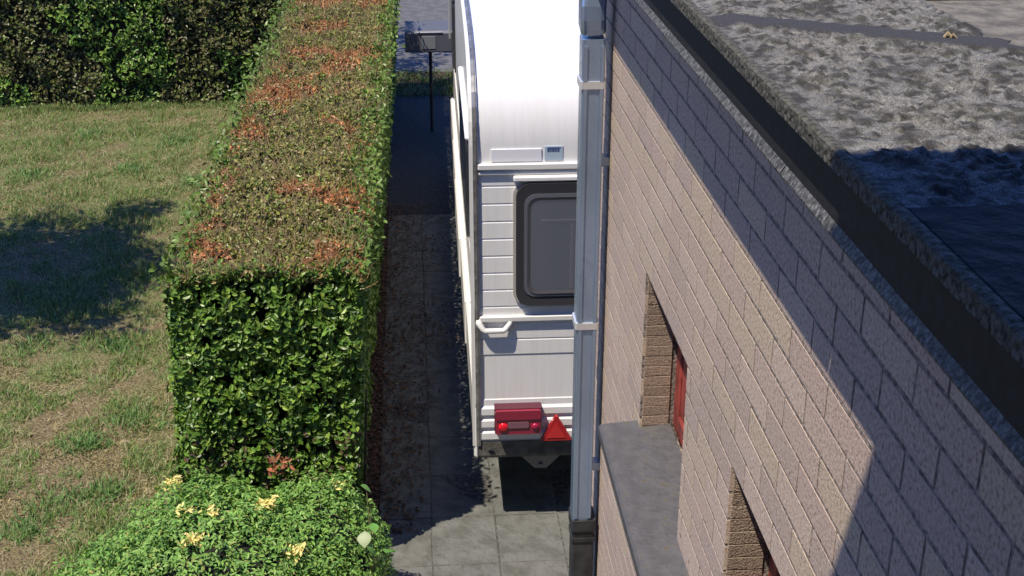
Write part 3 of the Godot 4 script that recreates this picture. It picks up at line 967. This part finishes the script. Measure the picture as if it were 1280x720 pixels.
	tube(st, [Vector3(-1.004, 0.474, 0.016), Vector3(-0.985, 0.488, 0.02)], [0.004, 0.004], 6)
	obj("bolt", st, M.window_frame, va)
	# left and right sides
	for s in [-1.0, 1.0]:
		var X: float = s * hw
		var side := Transform3D(Basis(Vector3(0, 0, -1 * s) * -1.0, Vector3(0, 1, 0), Vector3(s, 0, 0)), Vector3(X, 0, 0))
		for q in [[-1.60, 1.545, 1.50, 0.60], [-5.0, 1.545, 0.80, 0.60]]:
			if s > 0 and q[0] < -3.0: continue
			st = begin()
			prism(st, rounded(q[2], q[3], 0.06), 0.010, Transform3D(side.basis, Vector3(X, q[1], q[0])))
			var sw := obj("side_window", st, M.window_frame, cv)
			st = begin()
			prism(st, rounded(q[2] - 0.05, q[3] - 0.05, 0.05), 0.016, Transform3D(side.basis, Vector3(X + s * 0.0105, q[1], q[0])))
			obj("pane", st, mat(Color(0.03, 0.033, 0.04), 0.1), sw)
			st = begin()
			box(st, Vector3(X + s * 0.014, q[1] + q[3] * 0.5 + 0.012, q[0]), Vector3(0.032, 0.026, q[2] + 0.02), 0.01)
			obj("hinge_rail", st, M.rail, sw)
		# skirt in sections, each a step proud of the next
		var secs := [[0.015, -1.28, 0.028], [-1.285, -2.30, 0.036], [-2.305, -3.55, 0.046], [-3.555, -4.55, 0.040], [-4.555, -5.8, 0.034]]
		for q in secs:
			st = begin()
			box(st, Vector3(X + s * q[2] * 0.5, 0.575, (q[0] + q[1]) * 0.5), Vector3(q[2], 0.30, q[0] - q[1]), 0.013)
			obj("skirt_panel", st, M.white, cv)
		st = begin()
		box(st, Vector3(X + s * 0.010, 0.432, -2.88), Vector3(0.035, 0.03, 5.76), 0.008)
		obj("skirt_rail", st, M.alu, cv)
		st = begin()
		box(st, Vector3(X + s * 0.004, 1.17, -3.0), Vector3(0.012, 0.03, 5.9), 0.004)
		obj("side_rail", st, M.rail, cv)
		for zz in [-2.65, -3.40]:
			st = begin()
			var wx: float = s * (hw - 0.14)
			var prev := []
			var wst := begin(true)
			for k in 24:
				var a0 := TAU * k / 24.0
				var a1 := TAU * (k + 1) / 24.0
				var secp := [[-0.085, 0.20], [-0.095, 0.27], [-0.075, 0.315], [0.075, 0.315], [0.095, 0.27], [0.085, 0.20]]
				for i in secp.size() - 1:
					var f0 = secp[i]
					var f1 = secp[i + 1]
					var mk := func(f, a): return Vector3(wx + f[0], 0.315 + f[1] * cos(a), zz + f[1] * sin(a))
					facet(wst, [mk.call(f0, a0), mk.call(f1, a0), mk.call(f1, a1), mk.call(f0, a1)], Vector3((f0[0] + f1[0]) * 3.0, cos(a0) * 0.3, sin(a0) * 0.3))
			var wh := Node3D.new()
			wh.name = "wheel"
			cv.add_child(wh, true)
			obj("tyre", wst, M.tyre, wh)
			st = begin()
			tube(st, [Vector3(wx - 0.07, 0.315, zz), Vector3(wx + 0.07, 0.315, zz)], [0.205, 0.205], 20)
			tube(st, [Vector3(wx - 0.08, 0.315, zz), Vector3(wx + 0.08, 0.315, zz)], [0.06, 0.06], 10)
			obj("rim", st, M.alu, wh)
	# chassis, axles and drawbar
	st = begin()
	for s in [-0.45, 0.45]:
		box(st, Vector3(s, 0.40, -3.0), Vector3(0.05, 0.11, 5.7), 0.004)
	for zz in [-0.3, -1.6, -2.65, -3.40, -4.6]:
		box(st, Vector3(0, 0.37, zz), Vector3(1.7, 0.06, 0.07), 0.004)
	tube(st, [Vector3(-0.45, 0.40, -5.6), Vector3(-0.03, 0.42, -7.1)], [0.04, 0.035], 8)
	tube(st, [Vector3(0.45, 0.40, -5.6), Vector3(0.03, 0.42, -7.1)], [0.04, 0.035], 8)
	tube(st, [Vector3(0, 0.44, -7.0), Vector3(0, 0.44, -7.35)], [0.04, 0.03], 8)
	tube(st, [Vector3(0.14, 0.75, -6.75), Vector3(0.14, 0.08, -6.75)], [0.025, 0.025], 8)
	obj("chassis", st, M.steel, cv)

func _nrm(line: Array, i: int) -> Vector2:
	var d: Vector2 = line[min(i + 1, line.size() - 1)] - line[max(i - 1, 0)]
	return Vector2(d.y, -d.x).normalized()

func ring(st: SurfaceTool, outer: PackedVector2Array, inner: PackedVector2Array, d: float, t: Transform3D) -> void:
	var n := outer.size()
	for i in n:
		var j := (i + 1) % n
		var a := outer[i]; var b := outer[j]; var c := inner[j]; var e := inner[i]
		var mid := (a + b) * 0.5
		var V := func(p: Vector2, z: float): return t * Vector3(p.x, p.y, z)
		facet(st, [V.call(a, d), V.call(b, d), V.call(c, d - 0.004), V.call(e, d - 0.004)], t.basis.z)
		facet(st, [V.call(a, 0.0), V.call(b, 0.0), V.call(b, d), V.call(a, d)], t.basis * Vector3(mid.x, mid.y, 0))
		facet(st, [V.call(e, 0.0), V.call(c, 0.0), V.call(c, d - 0.004), V.call(e, d - 0.004)], t.basis * Vector3(-mid.x, -mid.y, 0))

# ---------------------------------------------------------------- hedges
const HB := [-5.36, -14.35]     # near and far end of the long hedge
func hedge_right(z: float, y: float) -> float:
	return -0.275 + 0.0145 * (-z - 5.36) - 0.10 * (1.0 - y / 1.6)

func hedges() -> void:
	var hg := thing("clipped_hedge", "long clipped green hedge with browned orange top beside the driveway", "hedge", Vector3(-0.7, 0, -10.1))
	var back := hg.transform.affine_inverse()
	var ht := 1.585
	# dark twiggy inside
	var st := begin()
	var c0 := [Vector3(-1.14, 0, HB[0] - 0.09), Vector3(hedge_right(HB[0], 0) - 0.09, 0, HB[0] - 0.09), Vector3(hedge_right(HB[1], 0) - 0.09, 0, HB[1] + 0.08), Vector3(-1.14, 0, HB[1] + 0.08)]
	var c1 := [Vector3(-1.06, ht - 0.085, HB[0] - 0.1), Vector3(hedge_right(HB[0], ht) - 0.09, ht - 0.085, HB[0] - 0.1), Vector3(hedge_right(HB[1], ht) - 0.09, ht - 0.085, HB[1] + 0.08), Vector3(-1.06, ht - 0.085, HB[1] + 0.08)]
	for k in 4:
		var k2 := (k + 1) % 4
		facet(st, [c0[k], c0[k2], c1[k2], c1[k]], (c0[k] + c1[k2]) * 0.5 - Vector3(-0.7, 0.8, -10))
	facet(st, c1, Vector3.UP)
	obj("twiggy_core", st, M.core, hg).transform = back
	var lf := leaf_mesh(0.036, 0.021)
	var xf := []
	var cs := []
	var gr := [Color(0.10, 0.205, 0.026), Color(0.15, 0.265, 0.036), Color(0.065, 0.14, 0.02), Color(0.21, 0.33, 0.055), Color(0.11, 0.21, 0.03)]
	# front face
	for k in 11500:
		var y := rng.randf() * ht
		var x := rng.randf_range(-1.24 + 0.09 * y / ht, hedge_right(HB[0], y) + 0.01)
		var b := 0.035 * n_mid.get_noise_2d(x * 2.2, y * 2.2) + 0.03 * n_hi.get_noise_2d(x, y)
		var round_off := 0.10 * pow(clampf((y - ht + 0.16) / 0.16, 0, 1), 2.0) + 0.07 * pow(clampf((x + 0.36) / 0.13, 0, 1), 2.0) + 0.07 * pow(clampf((-1.03 - x) / 0.15, 0, 1), 2.0)
		var z: float = HB[0] + b - round_off - rng.randf() * rng.randf() * 0.11
		if n_hi.get_noise_2d(x * 0.8 + 20.0, y * 0.8) > 0.30 and rng.randf() < 0.85: continue
		xf.append(leaf_xf(Vector3(x, y, z), Vector3(0.0, 0.45, 0.9), 0.5, 1.0))
		var c: Color = gr[rng.randi() % 5]
		if y < 0.75 and rng.randf() < 0.16: c = Color(0.11, 0.075, 0.045)
		cs.append(vary(c, 0.25))
	# top
	var top_n := noise(0.9, 91)
	var top_f := noise(3.5, 92)
	var stalks := []
	var stalk_c := []
	for k in 46000:
		var z := lerpf(HB[0] - 0.02, HB[1], pow(rng.randf(), 1.25))
		var xr := hedge_right(z, ht) + 0.015
		var u := rng.randf()
		var x := lerpf(-1.16 + 0.05 * n_mid.get_noise_2d(z * 1.3, 5.0), xr, u)
		var b := 0.05 * n_mid.get_noise_2d(x * 1.6, z * 1.6) + 0.025 * n_hi.get_noise_2d(x, z)
		var sag := 0.10 * pow(clampf((x - xr + 0.13) / 0.13, 0, 1), 2.0) + 0.12 * pow(clampf((-1.0 - x) / 0.17, 0, 1), 2.0)
		var y := ht + b - sag - rng.randf() * rng.randf() * 0.07
		var p := Vector3(x, y, z)
		# orange, dead clippings lie in bands across the top; the rim has stayed green
		var band := top_n.get_noise_2d(x * 1.1, z * 1.15) + 0.55 * top_f.get_noise_2d(x, z)
		var rim: float = min(u, 1.0 - u) * 0.9
		var c: Color
		var r := rng.randf()
		if z > HB[0] - 0.16 and r < 0.75: c = gr[rng.randi() % 5]
		elif band > 0.18 and rim > 0.03 and r < 0.70: c = [Color(0.46, 0.19, 0.065), Color(0.52, 0.25, 0.10), Color(0.33, 0.14, 0.06)][rng.randi() % 3]
		elif rim < 0.12 and r < 0.8: c = gr[rng.randi() % 5] * 1.1
		elif r < 0.76: c = [Color(0.21, 0.25, 0.05), Color(0.145, 0.225, 0.038), Color(0.27, 0.28, 0.065)][rng.randi() % 3]
		else: c = [Color(0.34, 0.29, 0.11), Color(0.28, 0.255, 0.085), Color(0.40, 0.33, 0.15), Color(0.23, 0.18, 0.075)][rng.randi() % 4]
		xf.append(leaf_xf(p, Vector3(0, 1, 0.15), 0.75, 0.78))
		cs.append(vary(c, 0.3))
		if k % 4 == 0:
			var d := Vector3(rng.randfn() * 0.5, 0.55, rng.randfn() * 0.5).normalized()
			var s := d.cross(Vector3(0.3, 0.2, 0.9)).normalized()
			stalks.append(Transform3D(Basis(s, d, s.cross(d)).scaled_local(Vector3(1, rng.randf_range(0.5, 1.4), 1)), p))
			stalk_c.append(vary([Color(0.25, 0.19, 0.10), Color(0.20, 0.15, 0.085), Color(0.34, 0.17, 0.08)][0 if band < 0.16 else 2], 0.3))
	# sides
	for k in 40000:
		var z := lerpf(HB[0] - 0.03, HB[1], pow(rng.randf(), 1.3))
		var y := rng.randf() * ht
		var right := k % 4 != 0
		var b := 0.04 * n_mid.get_noise_2d(z * 1.8, y * 1.8) + 0.03 * n_hi.get_noise_2d(z, y)
		var sag := 0.08 * pow(clampf((y - ht + 0.14) / 0.14, 0, 1), 2.0)
		var depth := rng.randf() * rng.randf() * 0.1
		var x := hedge_right(z, y) + b - sag - depth if right else -1.24 + 0.09 * y / ht - b + sag + depth
		xf.append(leaf_xf(Vector3(x, y, z), Vector3(1.0 if right else -1.0, 0.4, 0.1), 0.5, 1.0))
		cs.append(vary(gr[rng.randi() % 5], 0.25))
	for k in 2400:    # shoots standing out along the upper edges
		var z := lerpf(HB[0], HB[1], rng.randf())
		var right := k % 2 == 0
		var x := hedge_right(z, ht) if right else -1.15
		var p := Vector3(x + rng.randfn() * 0.035, ht + rng.randfn() * 0.045 - 0.03, z)
		xf.append(leaf_xf(p, Vector3(0.5 if right else -0.5, 0.8, 0.2), 0.6, 1.1))
		cs.append(vary(Color(0.12, 0.20, 0.035), 0.25))
	scatter("foliage", lf, M.hedge_leaf, xf, cs, hg).transform = back
	var tw := begin()
	tube(tw, [Vector3.ZERO, Vector3(0.003, 0.035, 0), Vector3(0.0, 0.07, 0.003)], [0.0018, 0.0015, 0.001], 4)
	scatter("clipped_twigs", done(tw), M.twig, stalks, stalk_c, hg).transform = back
	# stems that show low on the front
	st = begin()
	for k in 9:
		var x := -1.1 + k * 0.1
		tube(st, [Vector3(x, 0, HB[0] - 0.07), Vector3(x + 0.03 * sin(k * 2.0), 0.4, HB[0] - 0.05), Vector3(x + 0.05 * cos(k * 3.0), 0.95, HB[0] - 0.07)], [0.012, 0.009, 0.004], 6)
	obj("stem", st, M.bark, hg).transform = back
	# one dead orange twig near the foot
	var dx := []
	var dc := []
	for k in 26:
		dx.append(leaf_xf(rel(-0.70, -3.21, HB[0] + 0.05) + Vector3(rng.randfn() * 0.03, rng.randfn() * 0.025, rng.randf() * 0.05), Vector3(0, 0.5, 1), 0.5, 1.0))
		dc.append(vary(Color(0.30, 0.12, 0.055), 0.3))
	scatter("dead_sprig", lf, M.litter, dx, dc, hg).transform = back

	# the dark hedge at the end of the lawn
	var h2 := thing("boundary_hedge", "tall dark green hedge across the far end of the lawn", "hedge", Vector3(-4.6, 0, -14.5))
	var b2 := h2.transform.affine_inverse()
	st = begin()
	box(st, Vector3(-4.6, 0.88, -14.52), Vector3(6.9, 1.76, 0.85), 0.04)
	obj("twiggy_core", st, M.core, h2).transform = b2
	xf = []; cs = []
	for k in 26000:
		var x := rng.randf_range(-8.1, -1.1)
		var y := rng.randf() * 1.86
		var b := 0.10 * n_mid.get_noise_2d(x * 1.1, y * 1.3) + 0.07 * n_hi.get_noise_2d(x * 0.6, y * 0.6)
		var z := -14.0 + b - rng.randf() * rng.randf() * 0.12
		if n_hi.get_noise_2d(x * 0.55 + 9.0, y * 0.55) > 0.34 and rng.randf() < 0.8: continue
		xf.append(leaf_xf(Vector3(x, y, z), Vector3(0, 0.45, 0.9), 0.5, 1.35))
		var brown := n_low.get_noise_2d(x * 1.6 + 30.0, y * 1.4) > 0.02
		cs.append(vary([Color(0.13, 0.18, 0.035), Color(0.135, 0.14, 0.045), Color(0.11, 0.105, 0.042)][rng.randi() % 3] if brown else gr[rng.randi() % 4], 0.3))
	for k in 9000:
		xf.append(leaf_xf(Vector3(rng.randf_range(-8.1, -1.1), 1.80 + rng.randfn() * 0.04, rng.randf_range(-15.0, -14.0)), Vector3.UP, 0.5, 1.3))
		cs.append(vary(gr[rng.randi() % 5], 0.3))
	scatter("foliage", lf, M.hedge_leaf, xf, cs, h2).transform = b2

# ---------------------------------------------------------------- trees out of the frame whose shade falls into it
func trees() -> void:
	var t1 := thing("garden_tree", "round leafy tree whose dark shade falls across the lawn", "tree", Vector3(-4.6, 0, -8.1))
	make_tree(t1, [[Vector3(-3.72, 3.0, -8.30), 0.72, 4600], [Vector3(-4.35, 3.25, -8.35), 0.85, 5000], [Vector3(-5.2, 3.2, -8.2), 0.95, 4600], [Vector3(-3.78, 3.35, -9.05), 0.34, 600], [Vector3(-3.45, 2.7, -7.75), 0.42, 900], [Vector3(-4.3, 2.7, -7.45), 0.5, 700], [Vector3(-5.0, 3.9, -8.3), 0.7, 1600], [Vector3(-3.30, 2.85, -7.40), 0.40, 260], [Vector3(-3.95, 2.8, -7.55), 0.50, 420], [Vector3(-3.66, 3.35, -9.55), 0.30, 420], [Vector3(-4.4, 3.3, -9.2), 0.5, 700], [Vector3(-4.9, 2.8, -7.6), 0.5, 700]], 0.075)
	var t2 := thing("roadside_tree", "thin crowned tree behind the hedges dappling the road", "tree", Vector3(-1.9, 0, -15.5))
	make_tree(t2, [[Vector3(-1.35, 4.3, -15.3), 0.62, 420], [Vector3(-1.9, 4.6, -15.8), 0.7, 420], [Vector3(-1.5, 3.9, -14.5), 0.42, 300], [Vector3(-1.15, 5.0, -16.0), 0.5, 300], [Vector3(-1.7, 4.2, -13.9), 0.40, 160], [Vector3(-1.1, 4.2, -13.4), 0.40, 160]], 0.10)

func make_tree(t: Node3D, lobes: Array, leaf: float) -> void:
	var back := t.transform.affine_inverse()
	var base := t.position
	var st := begin()
	var fork: Vector3 = base + Vector3(0.05, 2.1, 0.0)
	tube(st, [base + Vector3(0, -0.1, 0), base + Vector3(0.02, 0.3, 0.01), base + Vector3(-0.02, 1.2, 0), fork], [0.14, 0.10, 0.085, 0.07], 10)
	for l in lobes:
		var mid: Vector3 = fork.lerp(l[0], 0.5) + Vector3(0, 0.12, 0)
		tube(st, [fork - Vector3(0, 0.1, 0), mid, l[0]], [0.055, 0.035, 0.012], 7)
	obj("trunk", st, M.bark, t).transform = back
	var xf := []
	var cs := []
	for l in lobes:
		for k in l[2]:
			var d := Vector3(rng.randfn(), rng.randfn(), rng.randfn()).normalized()
			var p: Vector3 = l[0] + d * l[1] * (pow(rng.randf(), 0.45) + 0.12 * n_mid.get_noise_3d(d.x * 2, d.y * 2, d.z * 2))
			xf.append(leaf_xf(p, d + Vector3(0, 0.5, 0), 0.6, 1.0))
			cs.append(vary(Color(0.06, 0.12, 0.025), 0.3))
	scatter("crown", leaf_mesh(leaf, leaf * 0.6), M.soft_leaf, xf, cs, t).transform = back

# ---------------------------------------------------------------- shrubs
func shrubs() -> void:
	var sh := thing("variegated_shrub", "low spreading green shrub with yellow tipped sprigs before the hedge end", "shrub", Vector3(-0.85, 0, -4.6))
	var back := sh.transform.affine_inverse()
	var blobs := [[Vector3(-0.85, 0.30, -4.57), Vector3(0.62, 0.52, 0.62)], [Vector3(-0.50, 0.34, -4.78), Vector3(0.33, 0.48, 0.42)], [Vector3(-1.24, 0.17, -4.68), Vector3(0.48, 0.45, 0.50)], [Vector3(-0.98, 0.35, -4.86), Vector3(0.42, 0.46, 0.32)], [Vector3(-0.55, 0.22, -4.3), Vector3(0.38, 0.45, 0.45)], [Vector3(-1.5, 0.05, -4.5), Vector3(0.36, 0.32, 0.42)]]
	var st := begin()
	for b in blobs:
		var rings := []
		for i in 7:
			var a := PI * i / 6.0
			var r := []
			for k in 10:
				var q := TAU * k / 10.0
				r.append(b[0] + Vector3(sin(a) * cos(q), cos(a), sin(a) * sin(q)) * b[1] * 0.70)
			rings.append(r)
		for i in 6:
			for k in 10:
				var k2 := (k + 1) % 10
				facet(st, [rings[i][k], rings[i][k2], rings[i + 1][k2], rings[i + 1][k]], (rings[i][k] + rings[i + 1][k2]) * 0.5 - b[0])
	obj("twiggy_core", st, M.core, sh).transform = back
	var xf := []
	var cs := []
	var small := leaf_mesh(0.026, 0.0105, 0.1)
	for b in blobs:
		var n: int = int(60000.0 * b[1].x * b[1].z)
		for k in n:
			var d := Vector3(rng.randfn(), absf(rng.randfn()) - 0.25, rng.randfn()).normalized()
			var lump := 0.15 * n_mid.get_noise_3d(d.x * 2.0 + b[0].x * 3, d.y * 2.0, d.z * 2.0) + 0.10 * n_hi.get_noise_3d(d.x * 0.6 + b[0].x, d.y * 0.6, d.z * 0.6)
			var p: Vector3 = b[0] + d * b[1] * (1.0 + lump - rng.randf() * rng.randf() * 0.18)
			if p.y < 0.02: continue
			xf.append(leaf_xf(p, (d + Vector3(0, 0.4, 0)), 0.55, 1.0))
			var r := rng.randf()
			cs.append(vary(Color(0.30, 0.32, 0.085) if r < 0.05 else [Color(0.21, 0.39, 0.075), Color(0.165, 0.34, 0.06), Color(0.26, 0.43, 0.10), Color(0.12, 0.26, 0.05)][rng.randi() % 4], 0.22))
	scatter("foliage", small, M.soft_leaf, xf, cs, sh).transform = back
	# yellow sprigs
	var sprigs := []
	for q in [Vector2(-1.13, -4.96), Vector2(-0.69, -4.70), Vector2(-0.55, -4.42), Vector2(-0.947, -4.44), Vector2(-0.393, -4.83), Vector2(-0.91, -4.64), Vector2(-1.016, -4.66)]:
		var ty := 0.0
		for b in blobs:
			var e: Vector2 = (q - Vector2(b[0].x, b[0].z)) / Vector2(b[1].x, b[1].z)
			if e.length() < 1.0: ty = max(ty, b[0].y + b[1].y * sqrt(1.0 - e.length_squared()))
		sprigs.append(Vector3(q.x, ty, q.y))
	for k in sprigs.size():
		xf = []; cs = []
		for j in (64 if k < 4 else 18):
			var p: Vector3 = sprigs[k] + Vector3(rng.randfn() * 0.022, rng.randfn() * 0.012 + 0.015, rng.randfn() * 0.014)
			xf.append(leaf_xf(p, Vector3(0, 1, 0.3), 0.7, 1.1))
			cs.append(vary(Color(0.80, 0.70, 0.26), 0.2))
		scatter("yellow_sprig", small, M.soft_leaf, xf, cs, sh).transform = back

	# a few large pale leaves of another plant at the shrub's edge
	var pl := thing("broadleaf_seedling", "small plant with large rounded pale leaves at the edge of the shrub", "plant", Vector3(-0.22, 0, -4.62))
	var pb := pl.transform.affine_inverse()
	var stem := begin()
	var big := broad_leaf(0.075, 0.062)
	var k := 0
	for q in [[-0.275, -3.165, -4.58, 0, 1.0], [-0.250, -3.20, -4.56, 1, 0.8], [-0.165, -3.255, -4.62, 1, 1.2], [-0.20, -3.33, -4.5, 1, 1.0], [-0.325, -3.335, -4.5, 0, 1.1], [-0.235, -3.135, -4.62, 1, 0.7], [-0.265, -3.02, -4.75, 1, 0.8], [-0.25, -3.08, -4.7, 2, 0.7]]:
		var p := rel(q[0], q[1], q[2])
		tube(stem, [Vector3(-0.25, 0.0, -4.66), Vector3(-0.25, p.y * 0.6, -4.66), p], [0.004, 0.003, 0.002], 5)
		var o := put("leaf", big, [mat(Color(0.25, 0.32, 0.16), 0.5), mat(Color(0.13, 0.30, 0.055), 0.4), mat(Color(0.20, 0.26, 0.08), 0.5)][q[3]], pl)
		var t := Transform3D(Basis.from_euler(Vector3(0.7 + 0.3 * sin(k * 2.1), k * 1.3, 0.2 * cos(k * 1.7))).scaled_local(Vector3.ONE * q[4]), p)
		o.transform = pb * t
		k += 1
	obj("stem", stem, mat(Color(0.16, 0.18, 0.07), 0.7), pl).transform = pb

func broad_leaf(l: float, w: float) -> ArrayMesh:
	var st := begin(true)
	var n := 8
	for s in [-1.0, 1.0]:
		for i in n:
			var t0 := float(i) / n
			var t1 := float(i + 1) / n
			var f := func(t: float): return sin(PI * pow(t, 0.85)) * w * 0.5
			var c := func(t: float): return Vector3(0, -0.25 * l * (t - 0.5) * (t - 0.5), (t - 0.5) * l)
			facet(st, [c.call(t0), c.call(t1), c.call(t1) + Vector3(s * f.call(t1), 0.15 * f.call(t1), 0), c.call(t0) + Vector3(s * f.call(t0), 0.15 * f.call(t0), 0)], Vector3.UP)
	return done(st)

# ---------------------------------------------------------------- letterbox
func letterbox() -> void:
	var lb := thing("letterbox", "dark letterbox on a slim black post at the driveway's road end", "letterbox", Vector3(0.145, 0, -12.82))
	var st := begin()
	tube(st, [Vector3(0.015, -0.05, 0), Vector3(0.015, 0.86, 0)], [0.018, 0.018], 10)
	obj("post", st, mat(Color(0.028, 0.03, 0.034), 0.6), lb)
	st = begin()
	var pr := PackedVector2Array([Vector2(-0.20, 0.0), Vector2(0.11, 0.0), Vector2(0.12, 0.01), Vector2(0.12, 0.19), Vector2(0.10, 0.215), Vector2(-0.20, 0.25)])
	prism(st, pr, 0.47, Transform3D(Basis(Vector3(0, 0, 1), Vector3(0, 1, 0), Vector3(1, 0, 0)), Vector3(-0.235, 0.845, 0)))
	obj("box", st, M.box_paint, lb)
	st = begin()
	box(st, Vector3(0.01, 1.045, 0.122), Vector3(0.26, 0.014, 0.012), 0.003)
	obj("flap", st, M.box_slot, lb)
	st = begin()
	box(st, Vector3(0.0, 0.945, 0.122), Vector3(0.14, 0.13, 0.006), 0.002)
	obj("name_plate", st, M.box_label, lb)

# ---------------------------------------------------------------- grass
func lawn_grass() -> void:
	var xf := []
	var cs := []
	var tuft := noise(2.6, 101)
	var tuft2 := noise(0.7, 102)
	var bl := blade_mesh(0.055, 0.006, 0.7)
	for k in 190000:
		var z := -4.4 - 10.1 * pow(rng.randf(), 1.15)
		var x := rng.randf_range(-1.05 + z * 0.30, -1.02)
		if x < -6.5: continue
		var g := tuft.get_noise_2d(x, z) + 0.7 * tuft2.get_noise_2d(x, z) + clampf((-z - 8.5) * 0.05, -0.12, 0.22)
		var green := g > -0.12
		if not green and rng.randf() < 0.35: continue
		var s := rng.randf_range(0.25, 0.55) if not green else rng.randf_range(0.5, 0.8 + 1.5 * clampf(g, 0, 0.8))
		var lean := Vector3(rng.randfn() * (0.7 if not green else 0.35), 1, rng.randfn() * (0.75 if not green else 0.4)).normalized()
		var u := lean.cross(Vector3(cos(k * 1.7), 0, sin(k * 1.7))).normalized()
		xf.append(Transform3D(Basis(u, lean, u.cross(lean)).scaled_local(Vector3(1, s, 1)), Vector3(x, 0.008, z)))
		var c: Color
		if green and rng.randf() < 0.62: c = [Color(0.14, 0.265, 0.05), Color(0.19, 0.30, 0.065), Color(0.105, 0.225, 0.05)][rng.randi() % 3]
		else: c = [Color(0.41, 0.34, 0.18), Color(0.33, 0.27, 0.13), Color(0.26, 0.255, 0.10), Color(0.46, 0.40, 0.25)][rng.randi() % 4]
		cs.append(vary(c, 0.25))
	# broader green tufts and weeds standing in the dry patches
	for q in [Vector2(-1.98, -6.62), Vector2(-2.62, -7.95), Vector2(-2.05, -7.9), Vector2(-2.42, -12.6), Vector2(-1.98, -6.02), Vector2(-1.74, -6.1), Vector2(-2.1, -5.75), Vector2(-3.3, -12.9), Vector2(-2.7, -11.7), Vector2(-1.75, -6.9), Vector2(-3.6, -11.6), Vector2(-2.05, -11.3), Vector2(-1.62, -5.6)]:
		var size := rng.randf_range(0.05, 0.10)
		for k in 260:
			var d := Vector2(rng.randfn(), rng.randfn()) * size
			var lean := Vector3(d.x * 3.0 + rng.randfn() * 0.25, 1, d.y * 3.0 + rng.randfn() * 0.25).normalized()
			var u := lean.cross(Vector3(cos(k * 1.7), 0, sin(k * 1.7))).normalized()
			xf.append(Transform3D(Basis(u, lean, u.cross(lean)).scaled_local(Vector3(1.5, rng.randf_range(0.7, 1.7), 1)), Vector3(q.x + d.x, 0.008, q.y + d.y)))
			cs.append(vary([Color(0.12, 0.25, 0.06), Color(0.16, 0.29, 0.075), Color(0.09, 0.20, 0.055)][k % 3], 0.25))
	# grass along the foot of the hedges and on the verge
	for k in 12000:
		var p := Vector3(rng.randf_range(-7.0, -1.1), 0.0, -13.86 + rng.randfn() * 0.05) if k % 3 == 0 else Vector3(rng.randf_range(-2.0, 3.0), 0.005, rng.randf_range(-15.25, -14.1))
		var lean := Vector3(rng.randfn() * 0.4, 1, rng.randfn() * 0.4).normalized()
		var u := lean.cross(Vector3(cos(k * 1.7), 0, sin(k * 1.7))).normalized()
		xf.append(Transform3D(Basis(u, lean, u.cross(lean)).scaled_local(Vector3(1.6, rng.randf_range(0.8, 1.8), 1)), p))
		cs.append(vary(Color(0.12, 0.18, 0.045), 0.3))
	var gr := scatter("grass", bl, M.grass, xf, cs)
	tag(gr, "dry straw and green grass blades growing over the lawn", "grass")
